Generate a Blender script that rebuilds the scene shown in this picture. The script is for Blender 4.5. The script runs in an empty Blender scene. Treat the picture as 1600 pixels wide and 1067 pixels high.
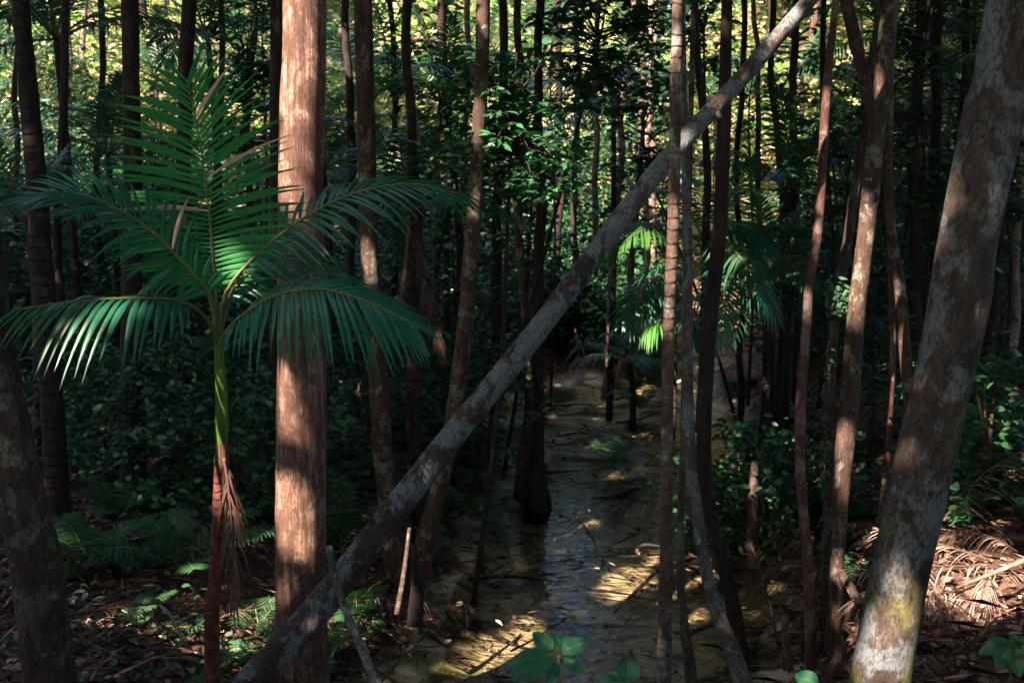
import bpy, math, random
import numpy as np
from mathutils import Vector, Matrix, noise as mnoise

random.seed(7)
RNG = np.random.default_rng(7)
SC = bpy.context.scene
COL = SC.collection
R = math.radians

# ------------------------------------------------------------------ camera, sky, sun, exposure
CAM_Z, PITCH, FPX = 4.0, 10.0, 1570.0
cam_d = bpy.data.cameras.new("camera")
cam_d.sensor_width = 36.0
cam_d.lens = 36.0 * FPX / 1600.0
cam_d.clip_start, cam_d.clip_end = 0.05, 500
cam_d.dof.use_dof = True
cam_d.dof.focus_distance = 5.4
cam_d.dof.aperture_fstop = 3.6
cam = bpy.data.objects.new("camera", cam_d)
COL.objects.link(cam)
cam.location = (0, 0, CAM_Z)
cam.rotation_euler = (R(90 - PITCH), 0, 0)
SC.camera = cam

SUN = Vector((-0.45, -0.55, 0.72)).normalized()          # towards the sun
w = bpy.data.worlds.new("World"); SC.world = w; w.use_nodes = True
nt = w.node_tree
bg = nt.nodes.get("Background") or nt.nodes.new("ShaderNodeBackground")
sky = nt.nodes.new("ShaderNodeTexSky"); sky.sky_type = 'NISHITA'; sky.sun_disc = False
sky.sun_elevation = math.asin(SUN.z)
sky.sun_rotation = math.atan2(SUN.x, SUN.y)
nt.links.new(sky.outputs[0], bg.inputs[0]); bg.inputs[1].default_value = 0.13; sky.ozone_density = 2.0; sky.dust_density = 3.0
sd = bpy.data.lights.new("sun", 'SUN'); sd.energy = 5.0; sd.angle = R(0.5); sd.color = (1.0, 0.78, 0.66)
so = bpy.data.objects.new("sun", sd); COL.objects.link(so)
so.rotation_euler = (-SUN).to_track_quat('-Z', 'Y').to_euler()
so.location = (-8, -10, 20)
SC.view_settings.view_transform = 'Standard'; SC.view_settings.look = 'None'
SC.view_settings.exposure = 2.72; SC.view_settings.gamma = 1.0
cy = SC.cycles
cy.max_bounces = 6; cy.diffuse_bounces = 3; cy.glossy_bounces = 2; cy.transmission_bounces = 4; cy.transparent_max_bounces = 6
cy.caustics_reflective = False; cy.caustics_refractive = False
cy.use_denoising = True

# ------------------------------------------------------------------ helpers
CP, SP = math.cos(R(PITCH)), math.sin(R(PITCH))
def P(px, py, d):
    """point seen at pixel (px,py) of the 1600-wide picture, d metres in front (world y)"""
    u = (px - 800) / FPX; v = (py - 533.5) / FPX
    t = d / (CP - v * SP)
    return Vector((u * t, d, CAM_Z - t * (SP + v * CP)))
def proj(V):
    V = np.asarray(V, float)
    X, Y, Z = V[..., 0], V[..., 1], V[..., 2] - CAM_Z
    t = Y * CP - Z * SP
    t = np.where(t < 0.1, 0.1, t)
    v = -(Y * SP + Z * CP) / t
    return 800 + X / t * FPX, 533.5 + v * FPX
def px_m(d, py=533):                                     # metres per pixel at depth d
    v = (py - 533.5) / FPX
    return d / (CP - v * SP) / FPX
def sstep(a, b, x):
    t = np.clip((x - a) / (b - a), 0, 1); return t * t * (3 - 2 * t)
def vnoise(x, y, seed=0):
    xi, yi = np.floor(x), np.floor(y); fx, fy = x - xi, y - yi
    fx = fx * fx * (3 - 2 * fx); fy = fy * fy * (3 - 2 * fy)
    def hsh(a, b):
        s = np.sin(a * 127.1 + b * 311.7 + seed * 74.7) * 43758.5453
        return s - np.floor(s)
    a, b, c, d = hsh(xi, yi), hsh(xi + 1, yi), hsh(xi, yi + 1), hsh(xi + 1, yi + 1)
    return (a * (1 - fx) + b * fx) * (1 - fy) + (c * (1 - fx) + d * fx) * fy

CY = [-14, 5, 7.3, 11.2, 14, 16.3, 18, 20, 24, 30]
CX = [.2, .4, .65, 1.5, 1.9, 1.45, 2.2, 3.2, 5.5, 9]
CH = [.9, 1.1, 1.5, 1.75, 1.5, 2.3, 1.2, .8, .4, .2]
def creek_d(x, y):
    n = (vnoise(x * .9, y * .9, 3) - .5) * .5
    return np.abs(x - np.interp(y, CY, CX)) - np.interp(y, CY, CH) + n
def H(x, y):
    x = np.asarray(x, float); y = np.asarray(y, float)
    d = creek_d(x, y)
    left = x < np.interp(y, CY, CX)
    bank = np.where(left, .72 + .05 * np.maximum(-x, 0), .85 + .07 * np.maximum(x, 0))
    z = bank * sstep(-.1, 2.0, d) + np.where(d < 0, -.16 * sstep(0, .7, -d), 0)
    near = np.maximum(6.6 - y, 0); z = z + .33 * np.minimum(near, 8)
    yh = np.where(x < 0, 18.5, 19.5)
    t = y - yh
    z = z + .36 * (np.log1p(np.exp(np.clip(t, -30, 30) * 1.2)) / 1.2)
    z = z + (vnoise(x * .6, y * .6, 1) - .5) * .22 * sstep(.1, 1.5, d) + (vnoise(x * 2.5, y * 2.5, 2) - .5) * .05
    return z
def hz(x, y): return float(H(np.array([x]), np.array([y]))[0])
def hit(px, py):
    """where the ray through a pixel meets the ground"""
    ds = np.linspace(2, 70, 3400)
    u = (px - 800) / FPX; v = (py - 533.5) / FPX
    t = ds / (CP - v * SP)
    X = u * t; Z = CAM_Z - t * (SP + v * CP)
    k = np.argmax(Z < H(X, ds))
    if k == 0: k = len(ds) - 1
    return Vector((X[k], ds[k], hz(X[k], ds[k])))

class MB:
    """collects shapes for ONE mesh"""
    def __init__(s): s.v = []; s.f = []; s.m = []; s.t = []
    def add(s, vs, fs, mi=0, tone=None):
        o = len(s.v); s.v += [tuple(q) for q in vs]
        tn = random.random() if tone is None else tone
        for f in fs: s.f.append(tuple(i + o for i in f)); s.m.append(mi); s.t.append(tn)
    def build(s, name, mats, parent=None, origin=None, smooth=True, link=True):
        me = bpy.data.meshes.new(name)
        o = Vector(origin) if origin is not None else Vector((0, 0, 0))
        me.from_pydata([(a - o.x, b - o.y, c - o.z) for a, b, c in s.v], [], s.f)
        for m in (mats if isinstance(mats, (list, tuple)) else [mats]): me.materials.append(m)
        me.polygons.foreach_set('material_index', s.m)
        me.polygons.foreach_set('use_smooth', [smooth] * len(s.f))
        at = me.attributes.new('tone', 'FLOAT', 'FACE'); at.data.foreach_set('value', s.t)
        me.update()
        ob = bpy.data.objects.new(name, me)
        if link: COL.objects.link(ob)
        if parent is not None: ob.parent = parent
        else: ob.location = o
        return ob
def tag(o, label=None, cat=None, group=None, kind=None):
    if label: o['label'] = label
    if cat: o['category'] = cat
    if group: o['group'] = group
    if kind: o['kind'] = kind
    return o
def empty(name, loc, label, cat, group=None, rz=0):
    o = bpy.data.objects.new(name, None); COL.objects.link(o)
    o.location = loc; o.rotation_euler = (0, 0, rz); o.empty_display_size = .2
    return tag(o, label, cat, group)
def catmull(pts, n):
    pts = [Vector(p) for p in pts]
    q = [pts[0] * 2 - pts[1]] + pts + [pts[-1] * 2 - pts[-2]]
    out = []
    for i in range(n):
        f = i / (n - 1) * (len(pts) - 1); k = min(int(f), len(pts) - 2); t = f - k
        a, b, c, d = q[k:k + 4]
        out.append(.5 * ((2 * b) + (c - a) * t + (2 * a - 5 * b + 4 * c - d) * t * t + (3 * b - a - 3 * c + d) * t ** 3))
    return out
def lerp_list(vals, n):
    return list(np.interp(np.linspace(0, len(vals) - 1, n), range(len(vals)), vals))
def tube(mb, pts, rad, sides=12, lump=0.0, ls=4.0, mi=0, cap=True, tone=None, seed=0.0, flat=None):
    n = len(pts); vs = []; fs = []
    T0 = (pts[1] - pts[0]).normalized()
    ref = Vector((0, 1, 0)) if abs(T0.y) < .8 else Vector((1, 0, 0))
    N = (ref - T0 * ref.dot(T0)).normalized()
    for i in range(n):
        T = (pts[min(i + 1, n - 1)] - pts[max(i - 1, 0)]).normalized()
        N = (N - T * N.dot(T)).normalized(); B = T.cross(N)
        for k in range(sides):
            a = 2 * math.pi * k / sides
            dr = N * math.cos(a) + B * math.sin(a)
            r = rad[i]
            if lump:
                q = pts[i] + dr * rad[i]
                r *= 1 + lump * mnoise.noise((q.x * ls + seed, q.y * ls, q.z * ls * .5)) + lump * .5 * mnoise.noise((q.x * ls * 3, q.y * ls * 3 + seed, q.z * ls * 1.4))
            vs.append(pts[i] + dr * r)
    for i in range(n - 1):
        for k in range(sides):
            a = i * sides + k; b = i * sides + (k + 1) % sides
            fs.append((a, b, b + sides, a + sides))
    if cap:
        fs.append(tuple(range(sides))[::-1]); fs.append(tuple((n - 1) * sides + k for k in range(sides)))
    mb.add(vs, fs, mi, tone)
def leaflet(mb, base, d, nrm, L, W, droop, segs=5, fold=.25, mi=0, tone=None, wl=(0, 0, -1)):
    """one palm leaflet: a folded, drooping, pointed strip"""
    side = d.cross(nrm).normalized(); vs = []; fs = []
    g = Vector(wl)
    for i in range(segs + 1):
        s = i / segs
        c = base + d * (L * s) + g * (L * droop * s * s)
        ww = W * (.35 + .65 * min(1, s / .3)) * (1 - max(0, (s - .3) / .7) ** 1.6)
        tn = (d + g * 2 * droop * s).normalized(); n2 = side.cross(tn).normalized()
        if n2.dot(nrm) < 0: n2 = -n2
        if fold is None: vs += [c - side * ww * .5, c + side * ww * .5]
        else: vs += [c - side * ww * .5 - n2 * ww * fold, c, c + side * ww * .5 - n2 * ww * fold]
    for i in range(segs):
        if fold is None: a = 2 * i; fs.append((a, a + 1, a + 3, a + 2))
        else: a = 3 * i; fs += [(a, a + 1, a + 4, a + 3), (a + 1, a + 2, a + 5, a + 4)]
    mb.add(vs, fs, mi, tone)
def frond(mb, path, nrm_fn, n, Lmax, W, ang=62, droop=.3, lift=.15, start=.15, r0=.012, segs=5, fold=.25, jit=.08,
          sides=(-1, 1), lscale=(1, 1), prof=None, mi_leaf=0, mi_r=1, tip_ang=25, gap=0):
    """a feather frond: rachis tube plus two rows of leaflets"""
    m = 24; pts = catmull(path, m)
    tube(mb, pts, [r0 * (1 - .8 * i / (m - 1)) + .001 for i in range(m)], 6, mi=mi_r)
    for j in range(n):
        t = start + (1 - start) * (j + .5) / n
        f = t * (m - 1); k = min(int(f), m - 2)
        p = pts[k].lerp(pts[k + 1], f - k); T = (pts[min(k + 2, m - 1)] - pts[max(k - 1, 0)]).normalized()
        N = nrm_fn(t, T); N = (N - T * N.dot(T)).normalized(); S = T.cross(N)
        u = (t - start) / (1 - start)
        pl = (prof(u) if prof else (.45 + .55 * min(1, u / .25)) * (1 - .62 * max(0, (u - .45) / .55) ** 1.5))
        for q, sd_ in enumerate(sides):
            if random.random() < gap: continue
            a = R(ang + (tip_ang - ang) * max(0, u - .3) / .7 + random.uniform(-6, 6))
            ll = lift + random.uniform(-jit, jit)
            d = (T * math.cos(a) + S * (math.sin(a) * sd_) + N * ll).normalized()
            leaflet(mb, p, d, N, Lmax * pl * lscale[q] * random.uniform(.9, 1.06), W * random.uniform(.85, 1.1),
                    droop * random.uniform(.75, 1.3), segs, fold, mi_leaf)

def poly_mesh(name, V, mats, tone, k, origin=(0, 0, 0), midx=None):
    """fast mesh of N separate k-gons, V is (N,k,3)"""
    N = len(V); me = bpy.data.meshes.new(name)
    me.vertices.add(N * k); me.vertices.foreach_set('co', (V - np.array(origin)).astype(np.float32).ravel())
    me.loops.add(N * k); me.loops.foreach_set('vertex_index', np.arange(N * k, dtype=np.int32))
    me.polygons.add(N); me.polygons.foreach_set('loop_start', np.arange(0, N * k, k, dtype=np.int32))
    for m in (mats if isinstance(mats, (list, tuple)) else [mats]): me.materials.append(m)
    if midx is not None: me.polygons.foreach_set('material_index', np.asarray(midx, dtype=np.int32))
    me.update(calc_edges=True); me.validate()
    at = me.attributes.new('tone', 'FLOAT', 'FACE'); at.data.foreach_set('value', np.asarray(tone, np.float32))
    return me
def norm(a): return a / np.maximum(np.linalg.norm(a, axis=-1, keepdims=True), 1e-9)
def leaf_polys(C, D, Nn, L, W, hexa=True):
    """leaf outlines from centres, directions, normals"""
    D = norm(D); S = norm(np.cross(D, Nn)); N2 = np.cross(S, D)
    L = np.broadcast_to(L, len(C))[:, None]; W = np.broadcast_to(W, len(C))[:, None]
    b = C; tip = C + D * L - N2 * L * .12
    if hexa:
        a1 = C + D * L * .3 + S * W * .48 + N2 * W * .12; a2 = C + D * L * .68 + S * W * .38 + N2 * W * .08
        b1 = C + D * L * .3 - S * W * .48 + N2 * W * .12; b2 = C + D * L * .68 - S * W * .38 + N2 * W * .08
        return np.stack([b, a1, a2, tip, b2, b1], 1)
    a1 = C + D * L * .45 + S * W * .5; b1 = C + D * L * .45 - S * W * .5
    return np.stack([b, a1, tip, b1], 1)
def rand_dirs(n, flat=.6):
    a = RNG.uniform(0, 2 * np.pi, n); z = RNG.uniform(-flat, flat, n)
    return np.stack([np.cos(a), np.sin(a), z], 1)
def leaf_normals(n, tilt=.8):
    v = RNG.normal(0, tilt, (n, 3)); v[:, 2] += 1.0
    return norm(v)
def obj_from(me, name, parent=None, loc=(0, 0, 0)):
    o = bpy.data.objects.new(name, me); COL.objects.link(o); o.location = loc
    if parent is not None: o.parent = parent
    return o

# ------------------------------------------------------------------ materials
def new_mat(name):
    m = bpy.data.materials.new(name); m.use_nodes = True
    t = m.node_tree; b = t.nodes['Principled BSDF']; return m, t, b
def N(t, kind, **kw):
    n = t.nodes.new('ShaderNode' + kind)
    for k, v in kw.items():
        if k in n.inputs: n.inputs[k].default_value = v
        else: setattr(n, k, v)
    return n
def ramp(t, src, stops):
    r = t.nodes.new('ShaderNodeValToRGB')
    e = r.color_ramp.elements
    while len(e) < len(stops): e.new(.5)
    for q, (p, c) in zip(e, stops): q.position = p; q.color = (*c, 1) if len(c) == 3 else c
    t.links.new(src, r.inputs[0]); return r.outputs[0]
def mix(t, fac, a, b):
    m = t.nodes.new('ShaderNodeMix'); m.data_type = 'RGBA'
    for s, i in ((fac, 0), (a, 6), (b, 7)):
        if hasattr(s, 'is_linked') or isinstance(s, bpy.types.NodeSocket): t.links.new(s, m.inputs[i])
        else: m.inputs[i].default_value = s if i == 0 else (*s, 1)
    return m.outputs[2]
def coords(t, sc):
    tc = t.nodes.new('ShaderNodeTexCoord'); mp = t.nodes.new('ShaderNodeMapping')
    mp.inputs['Scale'].default_value = sc; t.links.new(tc.outputs['Object'], mp.inputs[0]); return mp.outputs[0]
def noise(t, vec, scale, detail=6, rough=.6, dist=0):
    n = N(t, 'TexNoise', Scale=scale, Detail=detail, Roughness=rough, Distortion=dist); t.links.new(vec, n.inputs['Vector']); return n.outputs['Fac']
W3, B3 = (1, 1, 1), (0, 0, 0)
def bark(name, c1, c2, lich=(.45, .48, .46), lo=.58, moss=(.10, .11, .03), mo=.66, grain=22, stretch=.12, bump=.5,
         ring=0, ringc=(.05, .035, .03), lsc=5, rough=.85, l2=None, foot=0, lz=0):
    m, t, b = new_mat(name)
    ti = t.nodes.new('ShaderNodeObjectInfo')
    vg = coords(t, (1, 1, stretch)); vi = coords(t, (1, 1, .75))
    g = noise(t, vg, grain, 8, .7)
    blot = noise(t, vi, 3.2, 5, .65, .5)
    c = ramp(t, g, [(.36, tuple(x * .55 for x in c1)), (.45, c1), (.64, c2)])
    c = mix(t, ramp(t, blot, [(.35, B3), (.7, W3)]), c, tuple(x * .55 for x in c1))
    ln = noise(t, vi, lsc, 7, .68, .35)
    ln_f = N(t, 'Math', operation='MULTIPLY_ADD'); ln_f.inputs[1].default_value = .30; t.links.new(noise(t, vi, 26, 6, .7), ln_f.inputs[0]); t.links.new(ln, ln_f.inputs[2])
    if lz:                                                # less lichen low down
        sx = N(t, 'SeparateXYZ'); t.links.new(coords(t, (1, 1, 1)), sx.inputs[0])
        fm = N(t, 'MapRange'); fm.inputs['From Min'].default_value = 0; fm.inputs['From Max'].default_value = lz
        fm.inputs['To Min'].default_value = -.13; fm.inputs['To Max'].default_value = 0; t.links.new(sx.outputs[2], fm.inputs[0])
        ad_ = N(t, 'Math', operation='ADD'); t.links.new(ln_f.outputs[0], ad_.inputs[0]); t.links.new(fm.outputs[0], ad_.inputs[1]); ln_f = ad_
    lm = ramp(t, ln_f.outputs[0], [(lo + .12, B3), (lo + .19, (.8, .8, .8))])
    lc = mix(t, noise(t, vi, 30, 4), tuple(x * .65 for x in lich), lich)
    c = mix(t, lm, c, lc)
    if l2:
        ln2 = noise(t, coords(t, (1.1, .9, .8)), lsc * 2.3, 5, .6, .2)
        c = mix(t, ramp(t, ln2, [(.64, B3), (.68, W3)]), c, l2)
    mn = noise(t, coords(t, (.8, .8, .6)), 2.3, 6, .65, .3)
    if foot:                                              # moss gathers round the foot
        sx = N(t, 'SeparateXYZ'); t.links.new(coords(t, (1, 1, 1)), sx.inputs[0])
        fm = N(t, 'MapRange'); fm.inputs['From Min'].default_value = foot + .6; fm.inputs['From Max'].default_value = foot - .5
        fm.inputs['To Max'].default_value = .22; t.links.new(sx.outputs[2], fm.inputs[0])
        ad_ = N(t, 'Math', operation='ADD'); t.links.new(mn, ad_.inputs[0]); t.links.new(fm.outputs[0], ad_.inputs[1]); mn = ad_.outputs[0]
    c = mix(t, ramp(t, mn, [(mo, B3), (mo + .12, W3)]), c, moss)
    c = mix(t, ramp(t, noise(t, coords(t, (1, 1, .45)), 85, 5, .7), [(.38, (.75, .75, .75)), (.52, B3)]), c, tuple(x * .35 for x in c1))
    hgt = g
    if ring:
        wv = N(t, 'TexWave', Scale=ring, Distortion=3.5, Detail=4); wv.inputs['Detail Scale'].default_value = 1.5
        wv.wave_type = 'BANDS'; wv.bands_direction = 'Z'; wv.wave_profile = 'SAW'
        t.links.new(coords(t, (1, 1, 1)), wv.inputs['Vector'])
        c = mix(t, ramp(t, wv.outputs['Fac'], [(.03, (.7, .7, .7)), (.22, B3)]), c, ringc)
        ad = N(t, 'Math', operation='ADD'); t.links.new(g, ad.inputs[0])
        t.links.new(ramp(t, wv.outputs['Fac'], [(.0, B3), (.2, W3)]), ad.inputs[1]); hgt = ad.outputs[0]
    t.links.new(c, b.inputs['Base Color']); b.inputs['Roughness'].default_value = rough
    b.inputs['Specular IOR Level'].default_value = .25
    bp = N(t, 'Bump', Strength=bump, Distance=.014); t.links.new(hgt, bp.inputs['Height']); t.links.new(bp.outputs[0], b.inputs['Normal'])
    return m
def leafmat(name, a, b_, trans=.3, rough=.42, spec=.5, tcol=None, spot=None):
    m, t, b = new_mat(name)
    at = t.nodes.new('ShaderNodeAttribute'); at.attribute_name = 'tone'
    oi = t.nodes.new('ShaderNodeObjectInfo')
    c = mix(t, at.outputs['Fac'], a, b_)
    hs = N(t, 'HueSaturation'); t.links.new(c, hs.inputs['Color'])
    mr = N(t, 'MapRange'); mr.inputs['To Min'].default_value = .8; mr.inputs['To Max'].default_value = 1.2
    t.links.new(oi.outputs['Random'], mr.inputs[0]); t.links.new(mr.outputs[0], hs.inputs['Value'])
    c = hs.outputs[0]
    if spot:
        vc = coords(t, (1, 1, 1))
        c = mix(t, ramp(t, noise(t, vc, 40, 3), [(.62, B3), (.68, W3)]), c, spot)
    t.links.new(c, b.inputs['Base Color']); b.inputs['Roughness'].default_value = rough
    b.inputs['Specular IOR Level'].default_value = spec
    tr = t.nodes.new('ShaderNodeBsdfTranslucent')
    if tcol: tr.inputs[0].default_value = (*tcol, 1)
    else: t.links.new(c, tr.inputs[0])
    ms = t.nodes.new('ShaderNodeMixShader'); ms.inputs[0].default_value = trans
    t.links.new(b.outputs[0], ms.inputs[1]); t.links.new(tr.outputs[0], ms.inputs[2])
    t.links.new(ms.outputs[0], t.nodes['Material Output'].inputs['Surface'])
    return m

M = {}
M['fibrous'] = bark('bark_fibrous_tan', (.17, .088, .06), (.56, .41, .31), lich=(.10, .055, .038), lo=.50, moss=(.17, .15, .04), mo=.60, grain=30, stretch=.09, bump=1.0, lsc=6)
M['lichen'] = bark('bark_grey_lichen', (.05, .038, .03), (.12, .09, .07), lich=(.16, .19, .20), lo=.52, moss=(.15, .155, .04), mo=.58, foot=1.15, grain=26, stretch=.4, bump=.55, lsc=4.5, l2=(.13, .14, .11))
M['lichen_thin'] = bark('bark_thin_lichen', (.07, .055, .046), (.17, .135, .11), lich=(.15, .175, .18), lo=.52, moss=(.12, .12, .05), mo=.66, grain=26, stretch=.4, bump=.5, lsc=7, l2=(.24, .25, .22))
M['mottled'] = bark('bark_brown_mottled', (.045, .03, .023), (.105, .07, .05), lich=(.13, .14, .12), lo=.55, moss=(.14, .15, .07), mo=.60, grain=24, stretch=.3, bump=.6, lsc=5, l2=(.15, .155, .13))
M['log'] = bark('bark_leaning_log', (.055, .038, .033), (.12, .085, .07), lich=(.18, .225, .23), lo=.45, moss=(.10, .10, .05), mo=.72, grain=26, stretch=.5, bump=.5, lsc=8, l2=(.12, .10, .085), lz=2.6)
M['ringpalm'] = bark('bark_ringed_palm', (.085, .055, .042), (.23, .15, .115), lich=(.28, .28, .26), lo=.56, mo=.75, grain=18, stretch=.4, bump=.6, ring=5.0, ringc=(.12, .085, .065), lsc=5)
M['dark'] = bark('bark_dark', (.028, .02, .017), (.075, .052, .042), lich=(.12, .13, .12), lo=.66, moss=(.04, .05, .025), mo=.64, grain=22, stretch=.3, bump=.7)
M['scar'] = bark('bark_leaf_scars', (.03, .022, .018), (.075, .055, .045), lich=(.10, .10, .09), lo=.66, mo=.7, grain=18, stretch=.5, bump=1.0, ring=3.2, ringc=(.035, .026, .022))
M['red'] = bark('bark_smooth_red', (.075, .036, .028), (.20, .105, .08), lich=(.22, .18, .155), lo=.54, moss=(.13, .12, .05), mo=.70, grain=14, stretch=.3, bump=.3, lsc=6)
M['brown'] = bark('bark_brown', (.055, .034, .025), (.14, .09, .062), lich=(.22, .215, .17), lo=.56, moss=(.12, .11, .035), mo=.60, grain=22, stretch=.25, bump=.5, lsc=7, l2=(.20, .195, .15))
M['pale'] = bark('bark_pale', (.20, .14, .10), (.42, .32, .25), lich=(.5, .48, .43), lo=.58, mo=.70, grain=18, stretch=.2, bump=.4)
M['stemred'] = bark('palm_stem_red', (.13, .035, .026), (.30, .11, .08), lich=(.26, .15, .12), lo=.58, mo=.8, grain=20, stretch=.6, bump=.5, ring=7.5, ringc=(.08, .03, .025))
M['dead_bark'] = bark('old_sheath_brown', (.09, .05, .03), (.22, .14, .08), lo=.7, mo=.8, grain=40, stretch=.06, bump=.6)
M['shaft'] = bark('palm_crownshaft_green', (.05, .10, .015), (.12, .20, .03), lich=(.16, .22, .04), lo=.62, mo=.8, grain=16, stretch=.08, bump=.15, rough=.4)
M['stick'] = bark('stick_grey', (.10, .085, .075), (.28, .26, .24), lich=(.42, .45, .44), lo=.56, mo=.7, grain=30, stretch=.2, bump=.5, lsc=14)
M['twig'] = bark('twig_brown', (.05, .032, .024), (.17, .12, .09), lich=(.3, .26, .2), lo=.6, mo=.8, grain=40, stretch=.2, bump=.3)
M['rachis'] = leafmat('palm_rachis', (.07, .10, .022), (.12, .13, .03), .05, .5)
M['palm'] = leafmat('palm_leaf', (.010, .10, .050), (.020, .15, .072), .40, .36, .5, tcol=(.02, .26, .07), spot=(.07, .13, .06))
M['palm_backlit'] = leafmat('palm_leaf_backlit', (.016, .19, .04), (.03, .26, .05), .4, .55, .3, tcol=(.02, .30, .04))  # brighter green: light through the upright frond put into its colour
M['palm_sunlit'] = leafmat('palm_leaf_sunlit', (.03, .13, .02), (.055, .19, .028), .35, .5, .3)  # sunlit look of the creek palm fronds put into a brighter green
M['leaf_matte'] = leafmat('broad_leaf_matte', (.016, .12, .06), (.03, .165, .07), .3, .5, .4, spot=(.05, .09, .03))
M['palm_far'] = leafmat('palm_leaf_far', (.022, .075, .036), (.05, .13, .05), .3, .42, .5)
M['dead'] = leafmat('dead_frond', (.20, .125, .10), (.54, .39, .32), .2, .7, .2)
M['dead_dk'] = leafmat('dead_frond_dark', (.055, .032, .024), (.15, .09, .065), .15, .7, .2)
M['leaf'] = leafmat('broad_leaf', (.026, .12, .05), (.05, .18, .05), .35, .36, .5)
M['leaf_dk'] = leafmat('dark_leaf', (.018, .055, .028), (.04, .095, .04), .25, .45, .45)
M['leaf_lt'] = leafmat('sunlit_green_leaf', (.06, .23, .03), (.25, .40, .08), .42, .5, .3)  # green lifted so the colour carries part of the hillside's sunlight
M['leaf_cream'] = leafmat('sunlit_cream_leaf', (.50, .36, .18), (.82, .62, .46), .35, .6, .3)  # cream stands in for blown-out sunlit spots among the hillside leaves
M['canopy'] = leafmat('canopy_leaf', (.018, .06, .024), (.04, .10, .035), .12, .5, .4)
M['fern'] = leafmat('fern_leaf', (.022, .085, .032), (.05, .14, .05), .3, .45, .4)
M['litter'] = leafmat('litter_leaf', (.04, .022, .016), (.55, .37, .28), .1, .75, .2)

def ground_mat():
    m, t, b = new_mat('forest_floor')
    tc = coords(t, (1, 1, 1))
    sa = t.nodes.new('ShaderNodeAttribute'); sa.attribute_name = 'sand'
    hi = t.nodes.new('ShaderNodeAttribute'); hi.attribute_name = 'hill'
    v = N(t, 'TexVoronoi', Scale=16, Randomness=1.0); t.links.new(tc, v.inputs['Vector'])
    lit = mix(t, ramp(t, noise(t, tc, 7, 7, .7), [(.35, B3), (.68, W3)]), (.022, .014, .010), (.10, .058, .04))
    fl = N(t, 'SeparateColor'); t.links.new(v.outputs['Color'], fl.inputs[0])
    lit = mix(t, ramp(t, fl.outputs[0], [(.6, B3), (.95, W3)]), lit, (.20, .12, .085))
    hv = N(t, 'TexVoronoi', Scale=3.5, Randomness=1.0); t.links.new(tc, hv.inputs['Vector'])
    hc = N(t, 'SeparateColor'); t.links.new(hv.outputs['Color'], hc.inputs[0])
    hill = mix(t, hc.outputs[0], (.22, .17, .08), (.56, .44, .28))
    hill = mix(t, ramp(t, noise(t, tc, 1.3, 5, .7), [(.42, B3), (.6, W3)]), hill, (.12, .19, .04))
    c = mix(t, hi.outputs['Fac'], lit, hill)
    sn = noise(t, tc, 2.2, 8, .7, .4)
    sand = mix(t, ramp(t, sn, [(.36, B3), (.60, W3)]), (.33, .26, .155), (.68, .55, .40))
    sand = mix(t, ramp(t, noise(t, tc, 9, 6, .75, .6), [(.55, B3), (.64, W3)]), sand, (.055, .04, .025))
    sand = mix(t, ramp(t, noise(t, tc, 1.6, 7, .72, .8), [(.47, B3), (.58, W3)]), sand, (.05, .042, .024))
    sand = mix(t, ramp(t, noise(t, tc, .9, 3, .6), [(.58, B3), (.70, W3)]), sand, (.13, .15, .045))
    c = mix(t, sa.outputs['Fac'], c, sand)
    t.links.new(c, b.inputs['Base Color']); b.inputs['Roughness'].default_value = .9; b.inputs['Specular IOR Level'].default_value = .15
    bp = N(t, 'Bump', Strength=.7, Distance=.05); t.links.new(noise(t, tc, 14, 8, .7), bp.inputs['Height']); t.links.new(bp.outputs[0], b.inputs['Normal'])
    return m
def water_mat():
    m, t, b = new_mat('creek_water'); t.nodes.remove(b)
    tc = coords(t, (1.0, 2.0, 1))
    bp = N(t, 'Bump', Strength=1.0, Distance=.010)
    t.links.new(noise(t, tc, 7, 3, .55, .6), bp.inputs['Height'])
    gl = N(t, 'BsdfGlossy', Roughness=.03); t.links.new(bp.outputs[0], gl.inputs['Normal'])
    tr = N(t, 'BsdfTransparent'); tr.inputs[0].default_value = (.86, .86, .74, 1)
    fr = N(t, 'Fresnel', IOR=1.4); t.links.new(bp.outputs[0], fr.inputs['Normal'])
    ms = t.nodes.new('ShaderNodeMixShader')
    t.links.new(fr.outputs[0], ms.inputs[0]); t.links.new(tr.outputs[0], ms.inputs[1]); t.links.new(gl.outputs[0], ms.inputs[2])
    t.links.new(ms.outputs[0], t.nodes['Material Output'].inputs['Surface'])
    return m

# ------------------------------------------------------------------ terrain and water
def axis(lo, hi, c0, c1, fine, coarse):
    a = []; x = lo
    while x < hi:
        a.append(x); x += fine if c0 <= x < c1 else coarse
    return np.array(a + [hi])
gx = axis(-60, 60, -7, 9, .11, .8); gy = axis(-16, 95, 2, 20, .11, .8)
X, Y = np.meshgrid(gx, gy); Z = H(X, Y)
nx, ny = len(gx), len(gy)
me = bpy.data.meshes.new('ground')
idx = np.arange(nx * ny).reshape(ny, nx)
F = np.stack([idx[:-1, :-1], idx[:-1, 1:], idx[1:, 1:], idx[1:, :-1]], -1).reshape(-1, 4)
me.vertices.add(nx * ny); me.vertices.foreach_set('co', np.stack([X, Y, Z], -1).astype(np.float32).ravel())
me.loops.add(F.size); me.loops.foreach_set('vertex_index', F.astype(np.int32).ravel())
me.polygons.add(len(F)); me.polygons.foreach_set('loop_start', np.arange(0, F.size, 4, dtype=np.int32))
me.update(calc_edges=True); me.validate()
me.polygons.foreach_set('use_smooth', [True] * len(F))
cd = creek_d(X, Y)
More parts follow.
